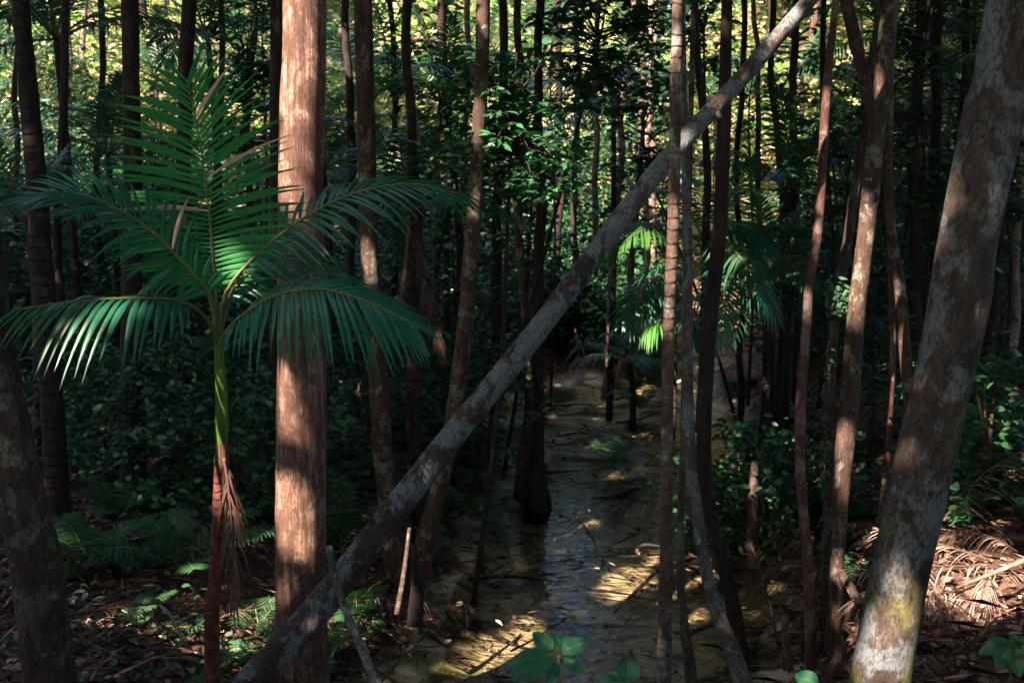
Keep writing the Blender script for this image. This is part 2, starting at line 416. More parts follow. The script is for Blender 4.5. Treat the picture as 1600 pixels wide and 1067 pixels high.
for nm, val in (('sand', (1 - sstep(-.05, .45, cd + (vnoise(X * 3, Y * 3, 9) - .5) * .5)) * (1 - sstep(20, 23, Y))), ('hill', sstep(22, 27, Y))):
    at = me.attributes.new(nm, 'FLOAT', 'POINT'); at.data.foreach_set('value', val.astype(np.float32).ravel())
me.materials.append(ground_mat())
tag(obj_from(me, 'ground'), kind='structure')
mb = MB(); ys = np.linspace(3.0, 21, 90); vs = []; fs = []
for i, y in enumerate(ys):
    xc, hw = np.interp(y, CY, CX), np.interp(y, CY, CH) + .9
    for k in range(9): vs.append((xc + hw * (k / 4 - 1), y, -.012))
for i in range(89):
    for k in range(8): a = i * 9 + k; fs.append((a, a + 1, a + 10, a + 9))
mb.add(vs, fs); tag(mb.build('creek_water', water_mat()), kind='structure')

# ------------------------------------------------------------------ trees
TREES = []      # (root, top xy) for sharing out the canopy leaves
def tree(pts, depth, mat, label, name='tree', group=None, top=10.5, lump=.06, crown=True, sides=18, flare=1.25, extra=None, ls=4.0):
    """trunk through picture points (px, py, width px); depth a number or one per point"""
    ds = depth if isinstance(depth, (list, tuple)) else [depth] * len(pts)
    w3 = [P(a, b, d) for (a, b, _), d in zip(pts, ds)]
    rr = [c * .5 * px_m(d, b) for (_, b, c), d in zip(pts, ds)]
    q, r = w3[-1].copy(), rr[-1]                                   # carry on down into the ground
    dn = (w3[-1] - w3[-2]).normalized(); dn = Vector((dn.x * .6, dn.y * .6, -abs(dn.z))).normalized() if abs(dn.z) > .3 else Vector((0, 0, -1))
    n = 0
    while q.z > hz(q.x, q.y) - .12 and n < 60: q = q + dn * .12; n += 1
    if n > 1: w3.append(q); rr.append(r * flare)
    up = (w3[0] - w3[1]).normalized(); k = max(0, (top - w3[0].z) / max(up.z, .2))
    if k > .4:
        up2 = (up + Vector((0, 0, .6))).normalized(); k = max(0, (top - w3[0].z) / up2.z)
        w3.insert(0, w3[0] + up2 * k * .5 + up * .0); rr.insert(0, rr[0] * .93)
        w3.insert(0, w3[0] + up2 * k * .5); rr.insert(0, rr[1] * .7)
    w3.reverse(); rr.reverse()
    ln = sum((a - b).length for a, b in zip(w3, w3[1:])); m = max(12, int(ln / .09))
    m = min(m, 160)
    base = w3[0].copy(); base.z = hz(base.x, base.y)
    root = empty(name, base, label, 'tree', group)
    cl = catmull(w3, m)
    if min(ds) > 9.5:                                              # far thin trunks are never ruler-straight
        o1 = random.uniform(0, 99); am = .07 + .004 * min(ds)
        cl = [q + Vector((am * mnoise.noise((o1, q.z * .45, 0)) + am * .4 * mnoise.noise((o1 + 9, q.z * 1.3, 0)), 0, 0)) for q in cl]
    b_ = MB(); tube(b_, cl, lerp_list(rr, m), sides, lump, ls, seed=random.uniform(0, 50))
    b_.build('trunk', mat, root, base)
    if extra:
        for nm, epts, eds in extra:
            e3 = [P(a, b, d) for (a, b, _), d in zip(epts, eds)]; er = [c * .5 * px_m(d, b) for (_, b, c), d in zip(epts, eds)]
            if nm == 'limb' and epts[0][1] <= 5: e3.insert(0, e3[0] + (e3[0] - e3[1]).normalized() * 3); er.insert(0, er[0] * .7)
            e3.reverse(); er.reverse()
            b2 = MB(); tube(b2, catmull(e3, 50), lerp_list(er, 50), 12, lump, ls); b2.build(nm, mat, root, base)
    if crown: TREES.append((root, base, w3[-1].copy()))
    return root

tree([(-40, 300, 64), (-22, 480, 67), (-4, 600, 70), (28, 760, 74), (58, 900, 76), (78, 1066, 78)], 4.2, M['mottled'], 'thick mottled brown trunk with pale lichen spots cut by the left edge of the photo', lump=.08)
tree([(32, 0, 26), (45, 150, 29), (58, 300, 31), (66, 430, 34), (76, 560, 34), (92, 800, 36), (104, 960, 40)], 8.0, M['scar'], 'dark scarred trunk in front of the sunlit leaves at upper left', lump=.1, ls=9)
tree([(203, 0, 27), (205, 150, 27), (207, 300, 28), (206, 450, 30), (206, 600, 36), (210, 850, 44)], 9.0, M['dark'], 'dark trunk left of the upright palm frond, thickening towards its base', lump=.1)
tree([(290, 0, 23), (292, 140, 23), (293, 400, 21), (293, 700, 21), (289, 900, 24)], 9.6, M['dark'], 'dark straight trunk directly behind the young palm')
tree([(476, 0, 68), (473, 150, 69), (470, 300, 70), (472, 560, 77), (470, 760, 78), (470, 900, 79), (474, 1060, 82)], 6.1, M['fibrous'], 'thick straight tan trunk with rough fibrous bark in full sun', lump=.035, sides=30)
tree([(432, 0, 20), (431, 150, 19), (430, 400, 18), (428, 700, 18)], 9.2, M['dark'], 'narrow black trunk hugging the left side of the sunlit tan trunk')
tree([(567, 0, 29), (571, 150, 29), (576, 340, 28), (579, 420, 28), (589, 550, 32), (598, 700, 32), (608, 790, 34), (618, 860, 44)], 8.8, M['brown'], 'grey brown trunk right of the sunlit tan trunk, one patch of sun halfway up', flare=1.5)
tree([(643, 0, 14), (642, 200, 15), (643, 400, 21), (643, 560, 24), (647, 720, 20), (652, 830, 22)], 9.6, M['scar'], 'slender palm trunk with a skirt of hanging dead fronds', name='palm_tree')
tree([(755, 0, 22), (751, 150, 22), (741, 330, 24), (734, 420, 25), (726, 520, 26), (714, 610, 26), (702, 690, 27), (682, 780, 28), (664, 850, 32)], 8.6, M['brown'], 'brown trunk leaning right behind the diagonal log, base by the creek bank')
tree([(726, 0, 10), (724, 150, 9), (722, 350, 9), (722, 500, 9)], 15, M['pale'], 'thin pale trunk top just left of the leaning brown trunk')
tree([(815, 0, 12), (812, 110, 12), (814, 300, 13), (821, 480, 14), (817, 640, 15), (813, 750, 18)], 11.9, M['brown'], 'thin pale-topped trunk, left one of the pair above the leafy sapling')
tree([(849, 0, 13), (848, 110, 13), (846, 300, 17), (843, 600, 17), (842, 690, 22), (844, 750, 34), (847, 800, 44)], 11.4, M['dark'], 'dark trunk with a swollen base standing at the creek edge', flare=1.4)
tree([(785, 150, 14), (783, 300, 15), (777, 480, 17), (764, 690, 16)], 13, M['dark'], 'dark trunk under the leafy sapling, left of the swollen-based trunk')
tree([(1059, 0, 17), (1056, 150, 18), (1052, 350, 19), (1045, 520, 19), (1042, 700, 19), (1041, 870, 21), (1037, 1060, 24)], 5.0, M['ringpalm'], 'slender ringed trunk with pale spots passing in front of the diagonal log', sides=16, top=10)
tree([(1066, 0, 10), (1070, 200, 12), (1074, 360, 15), (1074, 520, 17), (1077, 700, 19), (1089, 800, 19), (1101, 880, 20), (1122, 960, 23), (1158, 1060, 29)], [7.2, 7.1, 7.0, 6.8, 6.5, 6.3, 6.1, 5.9, 5.6], M['lichen_thin'], 'thin lichen-spotted trunk behind the ringed one, its foot bending right')
tree([(1070, 560, 9), (1067, 700, 10), (1063, 850, 12), (1066, 950, 14), (1080, 1060, 20)], [7.4, 7.2, 6.8, 6.5, 6.2], M['mottled'], 'thinnest dark stem between the ringed trunk and the bent lichen trunk')
tree([(1136, 0, 17), (1132, 180, 21), (1125, 350, 23), (1112, 480, 23), (1103, 600, 23), (1100, 720, 23), (1109, 800, 21), (1130, 880, 22), (1150, 970, 25)], 7.6, M['dark'], 'dark bowed trunk right of the bent lichen trunk by the creek')
tree([(1306, 0, 11), (1297, 80, 13), (1289, 180, 14), (1284, 280, 14), (1277, 370, 14), (1265, 440, 14), (1261, 500, 15), (1252, 620, 15), (1250, 720, 16), (1255, 800, 15), (1263, 890, 16)], 7.2, M['red'], 'thin smooth reddish trunk with sunlit patches in its upper half')
tree([(1392, 0, 27), (1383, 80, 26), (1375, 160, 25), (1365, 250, 26), (1356, 340, 27), (1348, 410, 27), (1338, 490, 27), (1330, 600, 28), (1320, 700, 30), (1313, 800, 23), (1308, 880, 21)], 7.35, M['brown'], 'mossy forked trunk with striped sunlight low on its bark', flare=1.3,
     extra=[('limb', [(1322, 0, 20), (1338, 70, 20), (1352, 130, 17), (1366, 200, 15)], [7.45, 7.45, 7.4, 7.35])])
tree([(1352, 200, 12), (1337, 290, 15), (1325, 370, 15), (1314, 430, 16), (1305, 490, 17), (1299, 570, 15), (1295, 720, 14), (1292, 880, 14)], [7.7] * 8, M['mottled'], 'thin stem wrapped in a leafy vine beside the mossy forked trunk', top=9.5)
tree([(1386, 120, 13), (1391, 350, 16), (1405, 440, 17), (1413, 540, 18), (1419, 610, 18), (1422, 720, 18), (1420, 880, 20)], 8.3, M['brown'], 'brown trunk bending right, disappearing behind the big lichen trunk', flare=1.3)
tree([(1390, 300, 8), (1393, 480, 9), (1395, 540, 10), (1391, 630, 10), (1386, 720, 9), (1376, 800, 10), (1366, 860, 11)], 8.5, M['red'], 'very thin red stem between the forked trunk and the big lichen trunk', top=9)
tree([(1592, 0, 94), (1553, 180, 91), (1515, 360, 88), (1498, 480, 91), (1472, 600, 87), (1449, 700, 87), (1427, 800, 87), (1405, 900, 87), (1375, 1066, 89)], 4.2, M['lichen'], 'large leaning trunk with blue grey lichen patches and a sunny mossy foot', lump=.04, sides=32)
# thinner forest behind
tree([(1098, 0, 11), (1101, 200, 12), (1103, 340, 12), (1100, 600, 13)], 10.8, M['scar'], 'slim trunk of the palm behind the two thin trunks at the creek', name='palm_tree')
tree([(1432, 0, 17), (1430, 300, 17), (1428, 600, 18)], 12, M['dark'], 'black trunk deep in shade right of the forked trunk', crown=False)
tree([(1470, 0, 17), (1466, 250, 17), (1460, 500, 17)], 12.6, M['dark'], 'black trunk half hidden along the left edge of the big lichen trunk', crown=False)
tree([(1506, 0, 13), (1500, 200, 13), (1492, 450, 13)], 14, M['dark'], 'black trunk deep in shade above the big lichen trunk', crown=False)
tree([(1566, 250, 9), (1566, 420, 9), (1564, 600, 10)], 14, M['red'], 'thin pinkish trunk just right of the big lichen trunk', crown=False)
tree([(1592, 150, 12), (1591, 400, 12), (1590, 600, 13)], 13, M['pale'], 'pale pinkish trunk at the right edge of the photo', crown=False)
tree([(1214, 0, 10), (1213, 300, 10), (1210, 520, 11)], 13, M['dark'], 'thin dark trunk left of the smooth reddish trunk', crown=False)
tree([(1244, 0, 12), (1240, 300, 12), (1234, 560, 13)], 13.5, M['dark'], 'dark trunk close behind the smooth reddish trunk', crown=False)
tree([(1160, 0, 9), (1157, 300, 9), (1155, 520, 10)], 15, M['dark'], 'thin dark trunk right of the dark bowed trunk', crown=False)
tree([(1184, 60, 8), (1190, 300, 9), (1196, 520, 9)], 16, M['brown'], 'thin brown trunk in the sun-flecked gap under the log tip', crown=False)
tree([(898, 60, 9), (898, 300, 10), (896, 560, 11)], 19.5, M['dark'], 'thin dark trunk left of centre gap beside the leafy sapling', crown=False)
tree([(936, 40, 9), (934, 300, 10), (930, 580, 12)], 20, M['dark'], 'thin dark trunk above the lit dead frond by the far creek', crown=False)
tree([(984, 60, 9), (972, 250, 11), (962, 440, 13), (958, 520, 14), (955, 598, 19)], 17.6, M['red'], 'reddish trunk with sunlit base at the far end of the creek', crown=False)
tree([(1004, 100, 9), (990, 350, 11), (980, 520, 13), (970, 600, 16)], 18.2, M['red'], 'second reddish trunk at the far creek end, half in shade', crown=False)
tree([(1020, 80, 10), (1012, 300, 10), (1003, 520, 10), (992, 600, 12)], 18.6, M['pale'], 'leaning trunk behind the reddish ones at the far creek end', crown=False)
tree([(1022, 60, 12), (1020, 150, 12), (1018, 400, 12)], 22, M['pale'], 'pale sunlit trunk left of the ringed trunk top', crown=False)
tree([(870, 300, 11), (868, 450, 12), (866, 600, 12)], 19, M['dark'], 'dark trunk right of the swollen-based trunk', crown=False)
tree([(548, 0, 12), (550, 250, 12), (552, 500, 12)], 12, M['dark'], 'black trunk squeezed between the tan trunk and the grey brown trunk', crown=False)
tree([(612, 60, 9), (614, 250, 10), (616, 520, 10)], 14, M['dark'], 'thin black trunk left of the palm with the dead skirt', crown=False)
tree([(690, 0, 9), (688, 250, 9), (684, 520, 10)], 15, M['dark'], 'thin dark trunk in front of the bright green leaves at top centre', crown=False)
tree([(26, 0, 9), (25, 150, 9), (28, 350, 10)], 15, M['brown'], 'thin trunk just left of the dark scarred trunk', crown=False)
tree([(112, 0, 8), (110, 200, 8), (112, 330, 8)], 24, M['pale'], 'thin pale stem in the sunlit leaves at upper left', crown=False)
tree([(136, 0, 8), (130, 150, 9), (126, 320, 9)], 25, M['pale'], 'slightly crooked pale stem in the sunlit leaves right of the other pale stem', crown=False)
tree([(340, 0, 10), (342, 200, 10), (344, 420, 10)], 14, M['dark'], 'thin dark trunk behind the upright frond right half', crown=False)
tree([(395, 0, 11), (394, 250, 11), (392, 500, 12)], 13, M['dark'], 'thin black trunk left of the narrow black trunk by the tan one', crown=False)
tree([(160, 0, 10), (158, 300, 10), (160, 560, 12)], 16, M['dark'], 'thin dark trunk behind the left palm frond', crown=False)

random.seed(31)
for i in range(9):                                    # thin black poles in the shade
    px = random.choice((random.uniform(1285, 1530), random.uniform(1285, 1530), random.uniform(860, 1030), random.uniform(60, 400), random.uniform(500, 720)))
    d = random.uniform(11, 17); b0 = P(px, 500, d); b0.z = hz(b0.x, d) - .1
    if float(creek_d(np.array([b0.x]), np.array([d]))[0]) < .2: continue
    r = random.uniform(.02, .055); ln = random.uniform(-.03, .03)
    pts = [b0 + Vector((ln * z + .14 * math.sin(z * .9 + i), 0, z)) for z in (0, 2, 4, 6, 8, 10)]
    b_ = MB(); tube(b_, catmull(pts, 30), lerp_list([r * 1.2, r, r, r * .9, r * .8, r * .6], 30), 9, .1, 5)
    tag(b_.build('slender_tree', M['dark'], None, b0), 'thin black pole of a young tree in the shaded middle distance', 'tree', 'thin trunks in the shaded middle distance')

# far trunks nobody can tell apart
k = 0
for i in range(400):
    y = random.uniform(19, 44); x = random.uniform(-.62, .62) * y
    if k >= 28: break
    if abs(x / y - .054) < .03: continue
    b0 = Vector((x, y, hz(x, y) - .1)); r = random.uniform(.05, .12)
    lean = random.uniform(-.06, .06)
    pts = [b0 + Vector((lean * z + .2 * math.sin(z * .6 + i) + .08 * math.sin(z * 1.7 + 2 * i), 0, z)) for z in (0, 2, 4, 7, 10, 13)]
    b_ = MB(); tube(b_, catmull(pts, 24), lerp_list([r * 1.3, r, r * .95, r * .9, r * .8, r * .6], 24), 9, .08, 3)
    pal = random.random()
    o = b_.build('slender_tree', M['pale'] if pal < .3 else M['red'] if pal < .45 else M['dark'], None, b0)
    tag(o, 'slender straight trunk among the leaves on the far hillside', 'tree', 'trunks on the far hillside'); k += 1

# ------------------------------------------------------------------ leaning log
lp = [(395, 1066, 60, 5.2), (470, 982, 55, 5.35), (540, 897, 51, 5.5), (610, 806, 47, 5.65), (700, 690, 43, 5.85), (800, 567, 40, 6.0), (900, 437, 37, 6.15), (1000, 302, 34, 6.3), (1066, 222, 31, 6.4), (1150, 132, 28, 6.5), (1266, 0, 26, 6.6)]
w3 = [P(a, b, d) for a, b, c, d in lp]; rr = [c * .46 * px_m(d, b) for a, b, c, d in lp]
w3.insert(0, w3[0] + (w3[0] - w3[1]).normalized() * .7); rr.insert(0, rr[0] * 1.08)
e = (w3[-1] - w3[-2]).normalized(); w3 += [w3[-1] + e * 1.2, w3[-1] + e * 2.4]; rr += [rr[-1] * .85, rr[-1] * .5]
b_ = MB(); tube(b_, catmull(w3, 120), lerp_list(rr, 120), 24, .06, 5)
root = empty('leaning_log', w3[0], 'long fallen trunk leaning diagonally across the whole scene, blotched with lichen', 'log')
b_.build('trunk', M['log'], root, w3[0])
lq = catmull(w3, 120)
for f_, dr, ln in ((.30, (-.5, -.6, .6), .10), (.47, (.5, -.7, .3), .05), (.62, (-.6, -.4, .7), .07), (.74, (.3, -.6, -.5), .06)):
    a = lq[int(f_ * 119)]; d = Vector(dr).normalized(); r0 = lerp_list(rr, 120)[int(f_ * 119)]
    b_ = MB(); tube(b_, [a + d * r0 * .5, a + d * (r0 + ln * .5), a + d * (r0 + ln)], [.024, .016, .012], 10, .2, 14); b_.build('branch_stub', M['log'], root, w3[0])

# ------------------------------------------------------------------ the young palm in front
PD, PK = 4.6, .845
base = P(326, 1056, PD); base.z = hz(base.x, base.y)
palm = empty('young_palm', base, 'young feather palm with green crownshaft and red ringed stem, left foreground', 'palm')
st = [base - Vector((0, 0, .1))] + [P(a, b, PD) for a, b in ((331, 980), (337, 900), (341, 820), (345, 716))]
b_ = MB(); tube(b_, catmull(st, 60), lerp_list([.040, .036, .034, .032, .029], 60), 16, .04, 12); b_.build('stem', M['stemred'], palm, base)
st = [P(a, b, PD) for a, b in ((345, 718), (347, 660), (345, 600), (342, 550), (340, 520))]
b_ = MB(); tube(b_, catmull(st, 40), lerp_list([.029, .031, .027, .022, .015], 40), 16, .03, 8); b_.build('crownshaft', M['shaft'], palm, base)
def fg_frond(path, nrm, n, L, W, label=None, mat='palm', **kw):
    b_ = MB(); pts = [P(a, b, d * PK) for a, b, d in path]; L *= PK; W *= PK
    fn = nrm if callable(nrm) else (lambda t, T: Vector(nrm))
    frond(b_, pts, fn, n, L, W, **kw)
    for i in range(len(b_.m)):                                  # a few browned leaflets
        if b_.m[i] == 0 and b_.t[i] > .985: b_.m[i] = 2
    o = b_.build('frond', [M[mat], M['rachis'], M['dead']], palm, base)
    if label: o['label'] = label
C_ = (341, 545, PD / PK)
# upright frond facing the camera
fg_frond([C_, (339, 480, 5.45), (333, 400, 5.5), (325, 320, 5.55), (313, 225, 5.65), (292, 125, 5.8)], (0.1, -1, .05), 40, .60, .027, 'upright frond', 'palm_backlit',
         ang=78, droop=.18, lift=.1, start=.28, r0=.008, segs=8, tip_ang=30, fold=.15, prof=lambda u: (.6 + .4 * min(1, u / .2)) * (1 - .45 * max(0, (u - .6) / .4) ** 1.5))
# upper left, arching towards the left edge
fg_frond([C_, (332, 470, 5.4), (285, 410, 5.3), (215, 345, 5.2), (120, 303, 5.1), (22, 312, 5.0)], (-.25, -.45, .85), 32, .44, .031, 'pale frond arching left',
         ang=58, droop=.32, lift=.22, start=.22, r0=.011, segs=7, tip_ang=18)
# lower left, leaflets hanging straight down
fg_frond([C_, (325, 500, 5.35), (280, 470, 5.2), (200, 466, 5.05), (110, 472, 4.95), (18, 484, 4.9)], (0, -.35, .95), 22, .34, .039, 'low frond with leaflets hanging straight down',
         ang=60, droop=.75, lift=.0, start=.33, r0=.010, segs=7, tip_ang=22)
# upper right, over the big trunk
fg_frond([C_, (352, 460, 5.45), (405, 395, 5.5), (480, 338, 5.55), (560, 300, 5.6), (650, 288, 5.65), (728, 306, 5.7)], (.25, -.45, .85), 32, .38, .030, None,
         ang=58, droop=.45, lift=.10, start=.25, r0=.010, segs=7, tip_ang=18)
# lower right, broad and bluish, in front of the trunk
fg_frond([C_, (365, 505, 5.3), (430, 462, 5.15), (505, 452, 5.05), (580, 474, 5.0), (645, 505, 4.95)], (.1, -.5, .85), 40, .42, .034, 'broad blue-green frond crossing the tan trunk',
         ang=66, droop=.50, lift=.06, start=.16, r0=.011, segs=7, tip_ang=22)
fg_frond([C_, (350, 480, 5.5), (385, 430, 5.6), (440, 400, 5.75), (500, 410, 5.8), (550, 450, 5.8)], (.2, -.3, .9), 22, .34, .028, None, ang=60, droop=.55, start=.25, segs=6)
fg_frond([C_, (330, 470, 5.55), (300, 430, 5.7), (262, 425, 5.85), (225, 450, 5.95)], (-.2, -.3, .9), 16, .30, .028, None, ang=58, droop=.6, start=.3, segs=6)
fg_frond([C_, (352, 490, 5.6), (380, 420, 5.8), (420, 370, 6.0), (470, 360, 6.2)], (.2, -.4, .9), 18, .34, .028, None, ang=60, droop=.5, start=.3, segs=6)
b_ = MB(); tube(b_, catmull([P(345, 735, PD), P(346, 722, PD), P(347, 706, PD), P(348, 690, PD)], 16), lerp_list([.030, .037, .036, .033], 16), 16, .18, 26, cap=False); b_.build('old_sheath', M['dead_bark'], palm, base)
# dead frond hanging by the stem
def dead_hang(path, n, L, parent, org, mats, name='dead_frond', W=.016, r0=.008, droop=1.2, ang=35):
    b_ = MB(); frond(b_, path, lambda t, T: Vector((random.uniform(-1, 1), -1, random.uniform(-.3, .3))), n, L, W, ang=ang, droop=droop, lift=.0, start=.1, r0=r0, segs=4, fold=None, jit=.3)
    return b_.build(name, mats, parent, org)
dead_hang([P(350, 715, 4.57), P(357, 760, 4.57), P(364, 850, 4.57), P(366, 960, 4.6)], 18, .13, palm, base, [M['dead_dk'], M['dead_dk']])

# ------------------------------------------------------------------ palms behind
def frond_mesh(seed, Lf, elev, droop, n, LL, W, mats, ld=.5, segs=3, start=.14, ang=58, mess=0):
    random.seed(seed); b_ = MB()
    path = [Vector((Lf * t * math.cos(R(elev)), .03 * math.sin(seed + 3 * t), Lf * t * math.sin(R(elev)) - droop * Lf * t * t)) for t in (0, .2, .4, .6, .8, 1)]
    frond(b_, path, lambda t, T: Vector((-T.z, 0, abs(T.x) + .05)), n, LL, W, ang=ang, droop=ld, lift=.12, start=start, r0=.016, segs=segs, fold=None, jit=.08 + mess, gap=mess)
    o = b_.build('frond', mats, None, (0, 0, 0), link=False); return o.data
FM = [frond_mesh(11, 1.9, 55, .45, 34, .50, .032, [M['palm_far'], M['rachis']]), frond_mesh(12, 1.8, 30, .42, 34, .50, .032, [M['palm_far'], M['rachis']]),
      frond_mesh(13, 1.7, 5, .38, 32, .46, .032, [M['palm_far'], M['rachis']]), frond_mesh(14, 1.6, 72, .25, 30, .46, .032, [M['palm_far'], M['rachis']])]
DM = [frond_mesh(21, 1.5, -72, .05, 22, .22, .018, [M['dead_dk'], M['dead_dk']], 1.1), frond_mesh(22, 1.3, -80, .0, 20, .22, .018, [M['dead_dk'], M['dead_dk']], 1.3)]
def palm_at(loc, h, label, group=None, s=1.0, nf=12, stem=True, dead=0, seed=0, stem_r=.05, mat='scar'):
    random.seed(1000 + seed); loc = Vector(loc)
    root = empty('palm', loc, label, 'palm', group)
    top = Vector((random.uniform(-.1, .1), random.uniform(-.1, .1), h))
    if stem and h > .3:
        b_ = MB(); tube(b_, catmull([Vector((0, 0, -.15)), top * .5 + Vector((.04, 0, 0)), top], 20), lerp_list([stem_r * 1.2, stem_r, stem_r * .8], 20), 10, .05, 6)
        b_.build('stem', M[mat], root, (0, 0, 0))
    a0 = random.uniform(0, 6.28)
    for i in range(nf):
        k_ = (3, 0, 0, 1, 1, 2)[i * 6 // nf]
        o = obj_from(FM[k_], 'frond', root, top); o.rotation_euler = (random.uniform(-.15, .15), random.uniform(-.15, .15), a0 + i * 2.4)
        o.scale = (s * random.uniform(.85, 1.1),) * 3
    for i in range(dead):
        o = obj_from(DM[i % 2], 'dead_frond', root, top - Vector((0, 0, .08))); o.rotation_euler = (0, random.uniform(-.1, .1), a0 + i * 2.1); o.scale = (s,) * 3
    return root
def palm_px(px, py, d, label, seed, **kw):
    c = P(px, py, d); g = hz(c.x, c.y); palm_at((c.x, c.y, g), max(.2, c.z - g), label, seed=seed, **kw)
_c = P(1092, 378, 10.9); _b = Vector((_c.x, _c.y, hz(_c.x, _c.y)))
cp = palm_at(_b, _c.z - _b.z, 'palm with arching fronds behind the two thin trunks at the creek', s=.85, nf=6, seed=1, stem_r=.045)
def hang_frond(root, org, path, n=24, L=.42, W=.034, lbl=None, lm='palm'):
    b_ = MB(); frond(b_, [P(*q) for q in path], lambda t, T: Vector((0, -.35, .95)), n, L, W, ang=62, droop=.55, lift=.08, start=.12, r0=.01, segs=4, fold=.2, tip_ang=25)
    o = b_.build('frond', [M[lm], M['rachis']], root, org)
    if lbl: o['label'] = lbl
hang_frond(cp, _b, [(1092, 378, 10.9), (1050, 352, 10.6), (1000, 362, 10.3), (952, 396, 10.1)], lbl='sunlit hanging frond', lm='palm_sunlit')
hang_frond(cp, _b, [(1092, 380, 10.9), (1050, 418, 10.5), (1005, 450, 10.2), (972, 505, 10.0)])
hang_frond(cp, _b, [(1092, 378, 10.9), (1130, 350, 10.8), (1172, 356, 10.7), (1205, 385, 10.6)])
hang_frond(cp, _b, [(1092, 382, 10.9), (1140, 400, 10.6), (1182, 432, 10.4), (1212, 492, 10.3)])
hang_frond(cp, _b, [(1092, 384, 10.9), (1120, 430, 10.4), (1130, 480, 10.2), (1120, 540, 10.1)], L=.34)
palm_px(642, 330, 9.6, 'dark palm crown with brown dead skirt between tan trunk and diagonal log', 2, s=.85, nf=9, dead=3, stem=False)
palm_px(690, 160, 13, 'shaded palm crown under the bright green leaves at top centre', 3, s=1.0, nf=11)
palm_px(85, 60, 13, 'palm with broad bluish fronds right of the dark scarred trunk top', 4, s=1.2, nf=11)
palm_px(165, 240, 14, 'palm whose fronds stripe the sunlit gap at upper left', 5, s=1.0, nf=12)
palm_px(330, 60, 15, 'palm crown above the tip of the upright frond', 6, s=1.1, nf=11)
palm_px(1225, 300, 12.5, 'shaded palm under the tip of the diagonal log', 7, s=1.0, nf=13)
palm_px(1200, 440, 11.5, 'low palm with dark drooping fronds right of the creek palm', 8, s=.85, nf=12)
palm_px(1400, 60, 15, 'palm crown in the bright gap beside the forked trunk top', 9, s=1.2, nf=12)
palm_px(1440, 260, 13.5, 'palm in deep shade left of the big lichen trunk', 10, s=1.1, nf=11)
palm_px(960, 150, 16, 'palm in the middle distance above the diagonal log', 11, s=1.2, nf=12)
palm_px(510, 260, 12.5, 'palm in deep shade right of the sunlit tan trunk', 12, s=1.0, nf=11)
palm_px(30, 350, 10.5, 'low palm with bluish fronds behind the dark scarred trunk at left', 13, s=.9, nf=11)
_c = P(1052, 505, 12.6); _b = Vector((_c.x, _c.y, hz(_c.x, _c.y)))
sp = palm_at(_b, _c.z - _b.z, 'small sunlit palm beside the ringed trunk at mid height', s=.5, nf=6, seed=14, stem_r=.03)
hang_frond(sp, _b, [(1052, 505, 12.6), (1036, 500, 12.4), (1018, 506, 12.3), (1002, 522, 12.2)], 20, .36, .034, lm='palm_sunlit')
hang_frond(sp, _b, [(1052, 508, 12.6), (1072, 500, 12.4), (1092, 512, 12.3), (1104, 540, 12.2)], 16, .34, .04)
palm_px(990, 560, 15.5, 'low palm at the far end of the creek', 15, s=.6, nf=10)
palm_px(1580, 120, 12, 'palm behind the top of the big lichen trunk', 16, s=1.1, nf=10)
for i, (px, py, d) in enumerate([(60, 150, 24), (240, 120, 23), (380, 90, 25), (560, 130, 22), (770, 80, 25), (870, 60, 34), (1120, 160, 23), (1260, 120, 24), (1330, 220, 22), (1480, 160, 24), (1560, 260, 21), (690, 300, 21), (450, 300, 20), (150, 330, 20)]):
    palm_px(px, py, d, 'small palm in the tangle of leaves on the far hillside', 30 + i, group='palms on the far hillside', s=1.15, nf=10)

